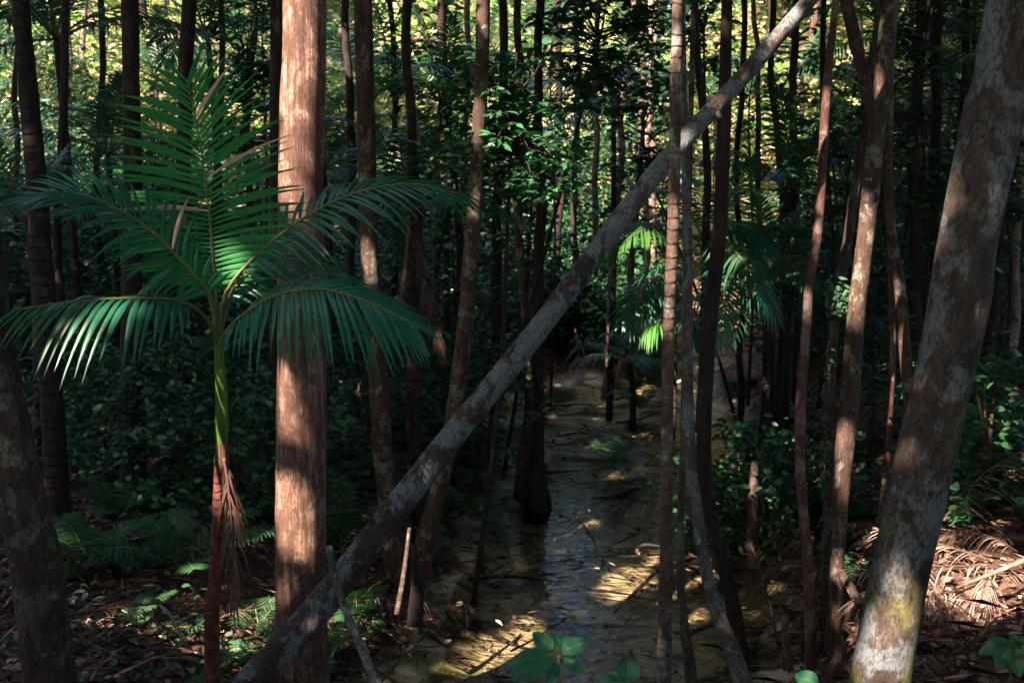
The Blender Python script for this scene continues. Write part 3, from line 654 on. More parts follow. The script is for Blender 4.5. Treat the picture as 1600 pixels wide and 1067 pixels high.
# ------------------------------------------------------------------ where sun comes through
# sun flecks: (px, py, depth or None for the ground, radius px)
FLECKS = [(470, 5, 6.0, 36), (472, 75, 6.0, 30), (466, 150, 6.0, 20), (462, 225, 6.0, 14), (454, 325, 6.0, 9),
          (455, 610, 6.0, 14), (468, 670, 6.0, 16), (474, 795, 6.0, 18), (460, 845, 6.0, 14), (448, 925, 6.0, 7),
          (577, 405, 8.7, 16), (345, 758, 4.57, 20), (346, 660, 4.57, 16), (343, 600, 4.57, 10), (285, 350, 4.5, 24), (850, 1000, 3.0, 12), (905, 1010, 3.0, 8), (982, 1035, 2.9, 10), (1260, 1055, 2.8, 14), 
          (345, 1000, None, 30), (295, 1000, None, 20), (405, 970, None, 24), (380, 1030, None, 24), (530, 975, None, 26), (560, 965, None, 14),
          (795, 190, 8.4, 40), (835, 165, 8.5, 20), (750, 200, 8.6, 14), (885, 205, 8.7, 12), (660, 60, 13.2, 30), (720, 40, 13.2, 22), (1000, 385, 10.3, 24), (975, 395, 10.2, 14), (1024, 520, 12.3, 20), (958, 560, 17.4, 16), (985, 570, 18, 12),
          (1062, 600, None, 20), (1010, 610, None, 10), (915, 505, 15, 18), (1076, 212, 6.3, 12), (1135, 160, 6.4, 8), (1056, 60, 5.0, 14), (1050, 330, 5.0, 16), (1050, 430, 5.0, 18), (1046, 500, 5.0, 10),
          (1291, 120, 7.1, 12), (1288, 195, 7.1, 16), (1280, 300, 7.1, 10), (1276, 350, 7.1, 8), (1262, 470, 7.1, 8), (1345, 430, 7.25, 22), (1340, 465, 7.25, 14), (1318, 690, 7.25, 16), (1316, 725, 7.25, 14), (1312, 880, 7.25, 14), (1312, 470, 7.4, 12),
          (1412, 580, 8.2, 18), (1416, 610, 8.2, 12), (1394, 505, 8.4, 14), (1393, 560, 8.4, 14), (1376, 110, 7.25, 12),
          (1395, 985, 4.1, 30), (1385, 1035, 4.1, 30), (1420, 950, 4.1, 14),
          (1470, 890, None, 30), (1550, 885, None, 34), (1450, 930, None, 20), (1545, 960, None, 24), (1600, 950, None, 24), (1520, 915, None, 36), (1570, 920, None, 36), (1500, 940, None, 24), (1600, 900, None, 26), (1480, 840, None, 14), (1510, 830, None, 10), (1390, 890, None, 14), (1340, 890, None, 12),
          (785, 1010, None, 34), (815, 985, None, 24), (750, 1045, None, 22), (985, 905, None, 28), (965, 930, None, 14), (1000, 940, None, 12), (1075, 960, None, 14), (1030, 870, None, 16), (960, 745, None, 14), (900, 700, None, 14), (945, 655, None, 14), (1000, 680, None, 14), (860, 650, None, 10), (1115, 730, None, 14), (1080, 905, None, 10),
          (1170, 795, None, 16), (1178, 745, 9.4, 10), (1172, 505, 10.2, 30), (1160, 560, 10.3, 16), (1550, 580, 7.8, 16), (1580, 640, None, 12), (1265, 720, None, 10), (1335, 735, None, 8), (690, 740, None, 8), (740, 300, 8.5, 8), (180, 985, None, 8)]
fs_ = []
for a, b, d, r in FLECKS:
    q = hit(a, b) if d is None else P(a, b, d); fs_.append((q.x, q.y, q.z, r * px_m(q.y, b)))
FS = np.array(fs_)

# ------------------------------------------------------------------ leafy shrubs and saplings
def cluster_leaves(centres, per, spread, L, W, flat=.5, tilt=.7):
    n = len(centres) * per
    C = np.repeat(centres, per, 0) + RNG.normal(0, 1, (n, 3)) * spread
    D = rand_dirs(n, flat); D[:, 2] -= .15
    return leaf_polys(C, D, leaf_normals(n, tilt), L * RNG.uniform(.7, 1.25, n), W * RNG.uniform(.75, 1.2, n), True)
def shrub_mesh(seed, r, h, nc, per, L, W, mats, frac=(1.0,), stems=5):
    global RNG
    RNG = np.random.default_rng(seed); random.seed(seed)
    a = RNG.uniform(0, 6.28, nc); rad = r * np.sqrt(RNG.uniform(0, 1, nc)); z = h * RNG.uniform(.12, 1, nc) ** .8
    rad *= (.55 + .6 * np.sin(np.pi * np.clip(z / h, 0, 1)))
    lob = 1 + .35 * np.sin(a * 3 + seed) ; rad *= lob
    C = np.stack([np.cos(a) * rad, np.sin(a) * rad, z], 1)
    V = cluster_leaves(C, per, r * .085, L, W)
    mi = RNG.choice(len(mats), len(V), p=frac)
    me = poly_mesh('leaves', V, mats, RNG.uniform(0, 1, len(V)), 6, midx=mi)
    b_ = MB()
    for i in range(stems):
        c = C[random.randrange(nc)]
        tube(b_, catmull([Vector((0, 0, -.15)), Vector((c[0] * .3, c[1] * .3, c[2] * .55)), Vector(c)], 10), lerp_list([.02, .014, .004], 10), 5)
    return me, b_.build('stems', M['twig'], None, (0, 0, 0), link=False).data
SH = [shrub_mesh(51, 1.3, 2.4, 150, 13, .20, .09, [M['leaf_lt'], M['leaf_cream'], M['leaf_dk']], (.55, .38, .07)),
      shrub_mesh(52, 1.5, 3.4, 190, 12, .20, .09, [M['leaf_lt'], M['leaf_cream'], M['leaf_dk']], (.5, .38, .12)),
      shrub_mesh(53, 1.2, 2.0, 150, 13, .13, .06, [M['leaf'], M['leaf_dk']], (.4, .6)),
      shrub_mesh(54, 1.5, 3.2, 170, 13, .15, .07, [M['leaf_dk'], M['leaf']], (.7, .3)),
      shrub_mesh(55, .7, 1.1, 90, 11, .09, .045, [M['leaf'], M['leaf_dk']], (.7, .3)),
      shrub_mesh(57, 1.2, 2.0, 90, 9, .34, .045, [M['leaf'], M['leaf_dk']], (.4, .6)),
      shrub_mesh(58, 1.3, 2.6, 70, 8, .26, .15, [M['leaf_dk'], M['leaf']], (.6, .4)),
      shrub_mesh(56, 1.0, 4.6, 190, 12, .14, .065, [M['leaf_dk'], M['leaf']], (.75, .25))]
def shrub(loc, kind, label, group=None, s=1.0, rz=None):
    root = empty('shrub', loc, label, 'shrub', group, random.uniform(0, 6.28) if rz is None else rz)
    a = obj_from(SH[kind][0], 'leaves', root); b = obj_from(SH[kind][1], 'stems', root)
    root.scale = (s, s, s * random.uniform(.85, 1.15)); return root
random.seed(77)
placed = []
def ok(x, y, dmin):
    for a, b in placed:
        if (a - x) ** 2 + (b - y) ** 2 < dmin * dmin: return False
    placed.append((x, y)); return True
n = 0
def cor(x, y): return abs(x / y - .054) < .034
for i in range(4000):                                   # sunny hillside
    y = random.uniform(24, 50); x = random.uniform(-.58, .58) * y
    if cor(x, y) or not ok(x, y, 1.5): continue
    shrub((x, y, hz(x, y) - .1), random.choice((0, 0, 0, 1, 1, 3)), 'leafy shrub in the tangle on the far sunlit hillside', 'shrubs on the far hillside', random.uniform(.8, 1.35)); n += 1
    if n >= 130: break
n = 0
for i in range(4000):                                   # shaded band this side of the hillside
    y = random.uniform(13, 24); x = random.uniform(-.56, .56) * y
    if float(creek_d(np.array([x]), np.array([y]))[0]) < .9: continue
    if not ok(x, y, 1.3): continue
    tall = random.random() < .3
    if cor(x, y): continue
    shrub((x, y, hz(x, y) - .1), 7 if tall else random.choice((2, 3, 5, 6, 5)), 'tall thin dark sapling in the shaded middle distance' if tall else 'dark leafy shrub in the shaded middle distance',
          'saplings in the shaded middle distance' if tall else 'shrubs in the shaded middle distance', random.uniform(.7, 1.2)); n += 1
    if n >= 58: break
def shrub_px(px, py, d, kind, label, s, dz=0):
    c = P(px, py, d); shrub((c.x, c.y, max(hz(c.x, c.y) - .05, c.z - .5) if dz is None else hz(c.x, c.y) - .05), kind, label, None, s)
shrub_px(1168, 540, 11, 4, 'sunlit green shrub under the drooping palm right of the creek', 1.2)
shrub_px(1552, 600, 8.2, 4, 'bright green shrub right of the big lichen trunk', 1.25)
shrub_px(1150, 700, 10.2, 4, 'dark shrub on the right creek bank', 1.0)
shrub_px(1210, 640, 9.8, 4, 'dark shrub left of the smooth reddish trunk foot', 1.1)
shrub_px(290, 700, 9.0, 2, 'dark teal shrub behind the palm stem', .7)
shrub_px(380, 720, 8.8, 4, 'dark shrub between the palm stem and the tan trunk', 1.2)
shrub_px(150, 700, 9.4, 2, 'dark shrub in deep shade right of the mottled left trunk', .65)
shrub_px(700, 560, 12, 2, 'dim green shrub behind the leaning brown trunk', .8)
shrub_px(540, 620, 10.5, 2, 'dark shrub between the tan trunk and the grey brown trunk', .8)

random.seed(303)
for i in range(26):                                     # low growth closing the far end of the creek
    y = random.uniform(18.6, 23); x = (.054 + random.uniform(-.06, .09)) * y + random.uniform(-.3, .3)
    shrub((x, y, hz(x, y) - .1), random.choice((2, 4, 4, 6)), 'low dark shrub on the bank at the far end of the creek', 'low shrubs at the far end of the creek', random.uniform(.55, .85))

# broadleaf sapling with the sunlit sprays at the centre
def sapling(px, py, d, rpx, rz_px, nc, per, label, L=.11, W=.05, mats=None, base_px=None, seed=1, squash=1.0):
    global RNG
    RNG = np.random.default_rng(seed); random.seed(seed)
    c = P(px, py, d); m = px_m(d, py); bx = P(base_px or px, 600, d); b0 = Vector((bx.x, d, hz(bx.x, d)))
    root = empty('sapling', b0, label, 'sapling')
    Cc = []
    limbs = MB(); tube(limbs, catmull([b0 - Vector((0, 0, .1)), b0.lerp(c, .5) + Vector((.08, 0, 0)), c, c + Vector((.1, 0, rz_px * m * .8))], 40), lerp_list([.028, .022, .016, .006], 40), 8, .05, 6)
    for i in range(nc):
        a = random.uniform(0, 6.28); rr_ = math.sqrt(random.random()); zz = random.uniform(-1, 1)
        q = c + Vector((math.cos(a) * rr_ * rpx * m * math.sqrt(1 - .6 * zz * zz), math.sin(a) * rr_ * rpx * m * .7, zz * rz_px * m))
        q += Vector((mnoise.noise((q.x * 2, q.y * 2, q.z * 2)), 0, mnoise.noise((q.z * 2, q.x * 2, 5)))) * .25
        Cc.append(q)
        if i % 3 == 0: tube(limbs, catmull([c + Vector((0, 0, (q.z - c.z) * .45)), c.lerp(q, .6) + Vector((0, 0, .06)), q], 8), lerp_list([.01, .006, .003], 8), 5)
    limbs.build('stem', M['dark'], root, b0)
    # each cluster is a whorl of leaves
    n = nc * per; Ca = np.repeat(np.array([tuple(q) for q in Cc]), per, 0)
    ang = RNG.uniform(0, 6.28, n); D = np.stack([np.cos(ang), np.sin(ang), RNG.uniform(-.55, .35, n)], 1)
    Ca = Ca + D * .03 + RNG.normal(0, .02, (n, 3))
    V = leaf_polys(Ca, D, leaf_normals(n, .45), L * RNG.uniform(.65, 1.2, n), W * RNG.uniform(.8, 1.2, n))
    gp = np.ones(len(V), bool)
    for q in FS:
        v = V[:, 0] - q[:3]; al = v @ np.array(SUN); pr = np.linalg.norm(v - al[:, None] * np.array(SUN), axis=1)
        gp &= ~((al > .22) & (pr < q[3] + .03))
    V = V[gp]; n = len(V)
    me = poly_mesh('leaves', V, mats or [M['leaf'], M['leaf_dk']], RNG.uniform(0, 1, n), 6, origin=b0, midx=RNG.choice(2, n, p=(.55, .45)))
    obj_from(me, 'leaves', root)
    return root
sapling(800, 205, 8.9, 115, 105, 190, 8, 'broad-leaved sapling with a spray of sunlit leaves at the centre', base_px=735, seed=3)
sapling(930, 90, 11, 130, 95, 190, 8, 'dark broad-leaved sapling at top centre behind the sunlit sapling', base_px=720, L=.13, W=.06, mats=[M['leaf_dk'], M['leaf']], seed=4)
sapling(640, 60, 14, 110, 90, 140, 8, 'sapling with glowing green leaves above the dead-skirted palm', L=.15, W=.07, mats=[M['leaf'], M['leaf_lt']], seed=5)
sapling(385, 150, 12, 70, 170, 170, 8, 'dark sapling left of the sunlit tan trunk', L=.13, W=.06, mats=[M['leaf_dk'], M['leaf']], seed=6)
sapling(830, 330, 12.5, 110, 110, 130, 8, 'dark sapling below the sunlit spray of leaves', base_px=785, L=.12, W=.055, mats=[M['leaf_dk'], M['leaf']], seed=7)
sapling(1320, 330, 11, 90, 190, 110, 8, 'sparse dark sapling behind the mossy forked trunk', L=.12, W=.05, mats=[M['leaf_dk'], M['leaf']], seed=8)

sapling(1440, 120, 12, 90, 200, 170, 8, 'black leafy sapling right of the forked trunk', L=.13, W=.05, mats=[M['leaf_dk'], M['leaf_dk']], seed=9)
sapling(1360, 480, 10.5, 60, 120, 70, 8, 'low dark sapling between the forked trunk and the big lichen trunk', L=.11, W=.05, mats=[M['leaf_dk'], M['leaf']], seed=10)
sapling(1010, 250, 13, 70, 130, 90, 8, 'sparse dark sapling behind the ringed trunk', base_px=1180, L=.13, W=.05, mats=[M['leaf_dk'], M['leaf_dk']], seed=12)
sapling(240, 300, 12, 90, 120, 90, 8, 'dark sapling behind the left half of the upright frond', L=.12, W=.05, mats=[M['leaf_dk'], M['leaf']], seed=13)

random.seed(64)
for i, (px, py, d) in enumerate([(270, 220, 17), (410, 60, 16), (1100, 60, 14), (1170, 180, 16), (1240, 60, 15), (700, 260, 15), (860, 120, 17), (1500, 350, 12), (1570, 250, 12)]):
    sapling(px, py, d, random.uniform(50, 80), random.uniform(70, 120), 62, 8, 'sparse sapling silhouetted against the sunlit hillside', L=.15, W=.065, mats=[M['leaf_dk'], M['leaf']], seed=100 + i)['group'] = 'saplings silhouetted against the hillside'

# climbing vine on the thin stem by the forked trunk
random.seed(5)
vp = [P(a, b, 7.5) for a, b in ((1308, 440), (1300, 520), (1291, 590), (1289, 650), (1291, 720), (1287, 800), (1288, 890))]
vine = empty('climbing_vine', vp[-1], 'leafy vine climbing the thin stem left of the forked trunk', 'vine')
b_ = MB(); pts = catmull(vp, 60); tube(b_, pts, [.006] * 60, 6); b_.build('stem', M['twig'], vine, vp[-1])
b_ = MB()
for i in range(4, 60):
    for s in (-1, 1):
        if random.random() < .35: continue
        d = Vector((s * random.uniform(.4, 1), -.6 + random.uniform(-.4, .4), random.uniform(-.7, 0))).normalized()
        leaflet(b_, pts[i], d, Vector((0, -.6, .8)), random.uniform(.03, .075), random.uniform(.018, .032), .4, 3, .2)
for i in range(60):
    q = P(1312 + random.gauss(0, 9), 462 + random.gauss(0, 16), 7.45)
    leaflet(b_, q, Vector((random.uniform(-1, 1), -.4, random.uniform(-.6, .3))).normalized(), Vector((0, -.5, .8)), .07, .04, .3, 3, .2)
b_.build('leaves', M['leaf_dk'], vine, vp[-1])

# ------------------------------------------------------------------ ferns and seedlings
def fern_mesh(seed, nf, Lf, LL, W, mats=None, ed=(45, 75), n=22):
    random.seed(seed); b_ = MB()
    for i in range(nf):
        az = i * 2.4 + random.uniform(-.3, .3); e = R(random.uniform(*ed)); L_ = Lf * random.uniform(.7, 1.1); dr = random.uniform(.35, .6)
        ch, sh = math.cos(az), math.sin(az)
        path = [Vector((ch * L_ * t * math.cos(e), sh * L_ * t * math.cos(e), L_ * t * math.sin(e) - dr * L_ * t * t)) for t in (0, .25, .5, .75, 1)]
        frond(b_, path, lambda t, T: Vector((-ch * T.z, -sh * T.z, .3 + abs(math.hypot(T.x, T.y)))), n, LL, W, ang=75, droop=.2, lift=.05, start=.15, r0=.005, segs=2, fold=None, tip_ang=55)
    return b_.build('fern', mats or [M['fern'], M['rachis']], None, (0, 0, 0), link=False).data
FE = [fern_mesh(61, 9, .75, .15, .019, n=28), fern_mesh(62, 11, .6, .13, .018, n=26), fern_mesh(63, 8, .95, .18, .02, n=30), fern_mesh(64, 7, .45, .24, .022, n=9, ed=(40, 70))]
random.seed(8); n = 0; fpl = []
for i in range(6000):
    y = random.uniform(5.0, 17); x = random.uniform(-.56, .56) * (y + 1)
    d = float(creek_d(np.array([x]), np.array([y]))[0])
    if d < .35: continue
    if x > 1.0 and y < 8.2: continue
    if x > 0 and random.random() < .35: continue
    if any((a - x) ** 2 + (b - y) ** 2 < .42 for a, b in fpl): continue
    fpl.append((x, y)); left = x < 1
    o = obj_from(FE[random.choice((0, 1, 1, 2, 0))], 'fern', None, (x, y, hz(x, y) - .03)); o.rotation_euler = (random.uniform(-.2, .2), random.uniform(-.2, .2), random.uniform(0, 6.28))
    o.scale = (random.uniform(.75, 1.25) * (.55 if y < 6.8 else 1),) * 3
    tag(o, 'dark green fern on the shaded left bank' if left else 'dark green fern on the shaded right bank', 'fern', 'ferns on the left bank' if left else 'ferns on the right bank'); n += 1
    if n >= 150: break
def put(me, name, px, py, label, cat, s=1, rz=0, d=None, dz=0):
    q = hit(px, py) if d is None else P(px, py, d)
    o = obj_from(me, name, None, (q.x, q.y, q.z + dz)); o.scale = (s,) * 3; o.rotation_euler = (0, 0, rz); return tag(o, label, cat)
put(FE[3], 'palm_seedling', 405, 985, 'small bright palm seedling at the foot of the tan trunk', 'seedling', 1.0, 1)
put(FE[3], 'palm_seedling', 372, 1040, 'grassy palm seedling right of the palm stem base', 'seedling', .8, 2)
put(FE[3], 'palm_seedling', 280, 1000, 'lit palm seedling left of the palm stem base', 'seedling', .7, 3)
put(FE[3], 'palm_seedling', 575, 985, 'tiny bright seedling in the litter right of the tan trunk', 'seedling', .6, .4)
put(FE[1], 'fern', 745, 840, 'green fern overhanging the creek from the left bank', 'fern', 1.1, .4, dz=.2)
put(FE[2], 'fern', 960, 735, 'dark frond plant leaning over the water right of the centre', 'fern', .9, 2.2, d=12.6)
put(FE[0], 'fern', 1000, 640, 'dark fern over the far creek water left of the ringed trunk', 'fern', 1.2, 2.2, d=15.6)

# broad-leaved plants close to the camera
def leafy(px_leaves, d, stem_px, label, mats):
    b0 = P(stem_px[0], stem_px[1], d); b0.z = min(b0.z, hz(b0.x, b0.y)) if b0.z < hz(b0.x, b0.y) + .8 else b0.z
    g = Vector((b0.x, b0.y, hz(b0.x, b0.y)))
    root = empty('broadleaf_plant', g, label, 'plant')
    b_ = MB(); l_ = MB()
    top = P(stem_px[2], stem_px[3], d)
    tube(b_, catmull([g - Vector((0, 0, .05)), g.lerp(top, .5) + Vector((.02, .01, 0)), top], 16), lerp_list([.008, .006, .004], 16), 6)
    for (x0, y0, x1, y1, wpx, dd, tilt) in px_leaves:
        p0, p1 = P(x0, y0, d), P(x1, y1, d + dd)
        ax = (p1 - p0); L = ax.length; ax.normalize()
        nr = Vector((tilt, -.75, .75)).normalized(); nr = (nr - ax * nr.dot(ax)).normalized(); sd_ = ax.cross(nr)
        tube(b_, [top, top.lerp(p0, .5), p0 + ax * .004], [.003, .0025, .002], 5)
        W = wpx * px_m(d, y0); n1 = 9; vs = []; fs = []
        for i in range(n1 + 1):
            s = i / n1; ww = W * .5 * (math.sin(math.pi * min(1, s * .97 + .02) ** .85) ** .75) + .0005
            c = p0 + ax * (L * s) - Vector((0, 0, 1)) * (L * .16 * s * s) + nr * .007 * math.sin(s * 7 + x0)
            for k_ in (-1, -.5, -.05, .05, .5, 1): vs.append(c + sd_ * ww * k_ + nr * (abs(k_) * ww * .28))
        for i in range(n1):
            for k_ in range(5): a = i * 6 + k_; fs.append((a, a + 1, a + 7, a + 6))
        tn = random.random(); l_.add(vs, [f for j, f in enumerate(fs) if j % 5 != 2], 0, tn); l_.add(vs, [f for j, f in enumerate(fs) if j % 5 == 2], 1, tn)
    b_.build('stem', M['rachis'], root, g); l_.build('leaves', [mats, M['rachis']], root, g)
leafy([(862, 1015, 832, 982, 26, .05, .2), (868, 1015, 885, 985, 22, .1, 0), (880, 1020, 920, 992, 28, .0, -.2), (858, 1022, 790, 1028, 26, -.05, .3), (862, 1030, 800, 1052, 32, -.1, .2),
       (882, 1030, 915, 1045, 24, -.05, -.3), (870, 1035, 855, 1066, 22, -.1, 0), (876, 1012, 858, 992, 16, .1, 0)], 3.0, (905, 1075, 872, 1022), 'young plant with a whorl of glossy leaves, bottom centre of the photo', M['leaf_matte'])
leafy([(980, 1066, 982, 1014, 40, .02, .1), (972, 1066, 930, 1060, 22, -.03, 0)], 2.9, (980, 1100, 979, 1066), 'single upright round leaf right of the glossy whorl', M['leaf_matte'])
leafy([(1276, 1070, 1240, 1048, 30, 0, 0)], 2.8, (1276, 1100, 1277, 1072), 'single pale leaf poking up at the bottom edge left of the big trunk', M['leaf_matte'])
leafy([(1575, 1000, 1530, 1014, 24, 0, .3), (1578, 1004, 1600, 995, 22, 0, -.2), (1572, 1010, 1556, 1040, 26, -.05, .1), (1584, 1010, 1592, 1052, 30, -.05, -.1), (1590, 1000, 1620, 1020, 26, 0, -.2)], 3.4, (1590, 1090, 1580, 1006), 'leafy seedling at the bottom right corner', M['leaf'])

# ------------------------------------------------------------------ dead fronds, sticks and litter
LFM = [frond_mesh(71 + i, 1.6, (14, 22, 8, 30)[i], (.16, .3, .08, .42)[i], 26, .42, .012, [M['dead'], M['dead_dk']], (.8, 1.1, .6, 1.3)[i], 4, .1, 45, .25) for i in range(4)]
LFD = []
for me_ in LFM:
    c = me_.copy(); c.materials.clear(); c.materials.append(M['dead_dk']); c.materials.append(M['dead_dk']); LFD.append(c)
def lay(px, py, rz, label, k, s=1.0, dark=False, tilt=0, dz=.06, d=None):
    q = hit(px, py) if d is None else P(px, py, d)
    o = obj_from((LFD if dark else LFM)[k], 'dead_frond', None, (q.x, q.y, q.z + dz)); o.rotation_euler = (random.uniform(-.3, .3), tilt, rz); o.scale = (s,) * 3
    return tag(o, label, 'dead frond')
random.seed(21)
lay(1470, 850, .1, 'curling dead frond arching over the sunlit litter right of the big trunk', 3, .75, tilt=-.5, dz=.2)
lay(1440, 905, .2, 'pale dead frond lying in the sunlit litter', 0, .8)
lay(1590, 905, 3.3, 'pale dead frond at the right edge in the sunlit litter', 2, .8)
lay(1480, 960, .6, 'dead frond at the front of the sunlit litter', 0, .6)
lay(1545, 890, 2.5, 'dead frond across the middle of the sunlit litter', 2, .7)
lay(1290, 915, .5, 'dead frond reaching right from the foot of the forked trunk', 1, .65, tilt=-.4)
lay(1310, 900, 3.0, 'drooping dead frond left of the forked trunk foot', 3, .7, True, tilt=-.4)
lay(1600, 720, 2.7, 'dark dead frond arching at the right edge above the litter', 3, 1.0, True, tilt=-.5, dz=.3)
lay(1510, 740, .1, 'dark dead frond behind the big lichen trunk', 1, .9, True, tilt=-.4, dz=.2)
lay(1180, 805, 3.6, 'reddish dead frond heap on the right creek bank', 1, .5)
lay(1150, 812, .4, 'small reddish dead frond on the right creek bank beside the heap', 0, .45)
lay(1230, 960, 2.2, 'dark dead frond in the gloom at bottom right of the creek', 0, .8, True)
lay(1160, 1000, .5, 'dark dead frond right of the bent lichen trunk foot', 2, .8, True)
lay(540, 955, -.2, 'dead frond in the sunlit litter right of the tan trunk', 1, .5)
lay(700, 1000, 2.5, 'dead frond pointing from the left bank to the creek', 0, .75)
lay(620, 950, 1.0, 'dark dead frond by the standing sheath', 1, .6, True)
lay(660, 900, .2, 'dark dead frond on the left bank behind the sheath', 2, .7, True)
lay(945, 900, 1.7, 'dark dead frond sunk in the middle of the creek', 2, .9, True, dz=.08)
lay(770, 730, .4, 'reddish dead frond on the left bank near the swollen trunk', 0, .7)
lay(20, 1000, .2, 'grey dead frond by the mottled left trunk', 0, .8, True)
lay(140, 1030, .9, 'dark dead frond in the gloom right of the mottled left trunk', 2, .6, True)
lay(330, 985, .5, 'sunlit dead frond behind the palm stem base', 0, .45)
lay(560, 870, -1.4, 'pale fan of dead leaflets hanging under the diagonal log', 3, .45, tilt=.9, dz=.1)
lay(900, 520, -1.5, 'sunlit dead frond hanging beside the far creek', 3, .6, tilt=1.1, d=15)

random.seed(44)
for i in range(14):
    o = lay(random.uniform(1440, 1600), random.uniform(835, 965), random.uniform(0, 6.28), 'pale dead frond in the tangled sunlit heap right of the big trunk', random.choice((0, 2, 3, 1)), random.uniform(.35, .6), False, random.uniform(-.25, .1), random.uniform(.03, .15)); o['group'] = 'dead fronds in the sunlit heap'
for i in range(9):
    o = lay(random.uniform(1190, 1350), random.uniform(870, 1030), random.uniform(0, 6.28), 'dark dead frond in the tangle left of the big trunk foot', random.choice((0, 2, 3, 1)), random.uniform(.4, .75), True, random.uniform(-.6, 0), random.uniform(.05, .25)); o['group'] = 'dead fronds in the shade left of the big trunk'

def stick(px_pts, label, mat='twig', name='stick', sides=8):
    w3 = [(P(a, b, d) if d else hit(a, b) + Vector((0, 0, .02))) for a, b, c, d in px_pts]
    rr = [c * .5 * px_m(q.y, b) for (a, b, c, d), q in zip(px_pts, w3)]
    b_ = MB(); tube(b_, catmull(w3, 30), lerp_list(rr, 30), sides, .12, 12); o = b_.build(name, M[mat], None, w3[0]); return tag(o, label, name if name in ('root', 'stump') else 'stick')
stick([(514, 852, 11, 4.9), (522, 895, 12, 4.85), (537, 945, 12, 4.8), (562, 1005, 14, 4.7), (592, 1075, 17, 4.6)], 'grey lichen-spotted stick leaning upright in front of the diagonal log', 'stick')
stick([(640, 825, 6, 7.4), (632, 890, 8, 7.2), (620, 960, 9, 7.0)], 'thin grey stick leaning on the left bank under the diagonal log')
stick([(612, 908, 8, None), (590, 945, 12, None), (560, 962, 12, None)], 'short thick branch in the litter under the diagonal log')
stick([(672, 985, 5, 5.9), (635, 1020, 5, 5.6), (590, 1070, 6, 5.2)], 'thin straight twig reaching to the bottom edge right of the leaning stick')
stick([(880, 720, 9, None), (912, 721, 10, None), (945, 723, 8, None)], 'dark waterlogged branch in the middle of the creek', 'dark')
stick([(855, 981, 4, None), (940, 981, 5, None), (1030, 982, 4, None)], 'thin black stick lying across the creek in front of the leaves', 'dark')
stick([(950, 890, 6, None), (985, 905, 7, None), (1025, 920, 6, None)], 'reddish stick on the sand left of the ringed trunk', 'red')
stick([(1018, 795, 14, None), (1010, 815, 17, None), (1000, 832, 8, None)], 'short pointed piece of reddish wood at the water edge', 'red')
stick([(740, 975, 6, None), (790, 1005, 8, None), (850, 1030, 6, None)], 'dark stick lying over the sunlit sand', 'dark')
stick([(960, 960, 4, None), (990, 930, 5, None), (1020, 900, 4, None)], 'thin dark twig slanting over the sunlit sand by the ringed trunk', 'dark')
stick([(865, 690, 5, None), (850, 740, 7, None), (830, 780, 8, None)], 'dark root curving into the creek by the swollen trunk', 'dark')
stick([(1300, 870, 14, 7.6), (1320, 905, 15, 7.2), (1345, 945, 15, 6.8)], 'short fallen branch leaning against the forked trunk foot', 'brown')
stick([(1310, 925, 20, None), (1278, 970, 24, None), (1240, 1040, 26, None)], 'thick mossy root running down from the forked trunk foot', 'brown', name='root')
stick([(1340, 930, 14, None), (1300, 985, 15, None), (1262, 1040, 14, None)], 'second thick branch right of the mossy root', 'brown')
stick([(1494, 918, 5, 6.4), (1540, 900, 6, 6.5), (1610, 872, 9, 6.6)], 'bright straight stick lying over the sunlit litter', 'pale')
stick([(1440, 1020, 8, None), (1510, 1000, 10, None), (1600, 985, 9, None)], 'dark branch lying along the front of the sunlit litter')
stick([(110, 1000, 5, 5.0), (150, 1010, 6, 5.0), (195, 1030, 5, 4.9)], 'curved twig in the gloom left of the palm stem base')
stick([(160, 970, 14, None), (178, 985, 16, None), (195, 1000, 12, None)], 'reddish broken branch in the gloom left of the palm stem', 'red')
stick([(250, 945, 4, 5.6), (270, 965, 5, 5.5), (285, 1000, 5, 5.4)], 'thin yellowish stem arching left of the palm stem base', 'pale')
stick([(1180, 720, 12, 9.5), (1178, 755, 15, 9.5), (1176, 800, 18, 9.5), (1175, 890, 20, 9.5)], 'small reddish stump on the right creek bank', 'red', name='stump')
random.seed(12)
for i in range(26):
    y = random.uniform(8, 17.5); x = float(np.interp(y, CY, CX)) + random.uniform(-.85, .9) * float(np.interp(y, CY, CH)); a = random.uniform(-.5, .9); l = random.uniform(.3, 1.1)
    q = Vector((x, y, 0)); e = Vector((math.cos(a), math.sin(a), 0)); r = random.uniform(.006, .022)
    b_ = MB(); tube(b_, catmull([q - e * l * .5 + Vector((0, 0, -.05)), q + Vector((random.uniform(-.05, .05), random.uniform(-.05, .05), random.uniform(-.03, .02))), q + e * l * .5 + Vector((0, 0, random.uniform(-.05, .1)))], 16), lerp_list([r, r * .9, r * .5], 16), 7, .2, 9)
    tag(b_.build('stick', M['dark'], None, q), 'dark waterlogged stick lying in the creek bed', 'stick', 'sticks in the creek')
for i in range(7):
    y = random.uniform(8.5, 16); x = float(np.interp(y, CY, CX)) + random.uniform(-.8, .8) * float(np.interp(y, CY, CH))
    o = obj_from(LFD[i % 4], 'dead_frond', None, (x, y, -.02)); o.rotation_euler = (random.uniform(-.2, .2), 0, random.uniform(0, 6.28)); o.scale = (random.uniform(.4, .7),) * 3
    tag(o, 'dark sunken palm frond in the creek bed', 'dead frond', 'sunken fronds in the creek')
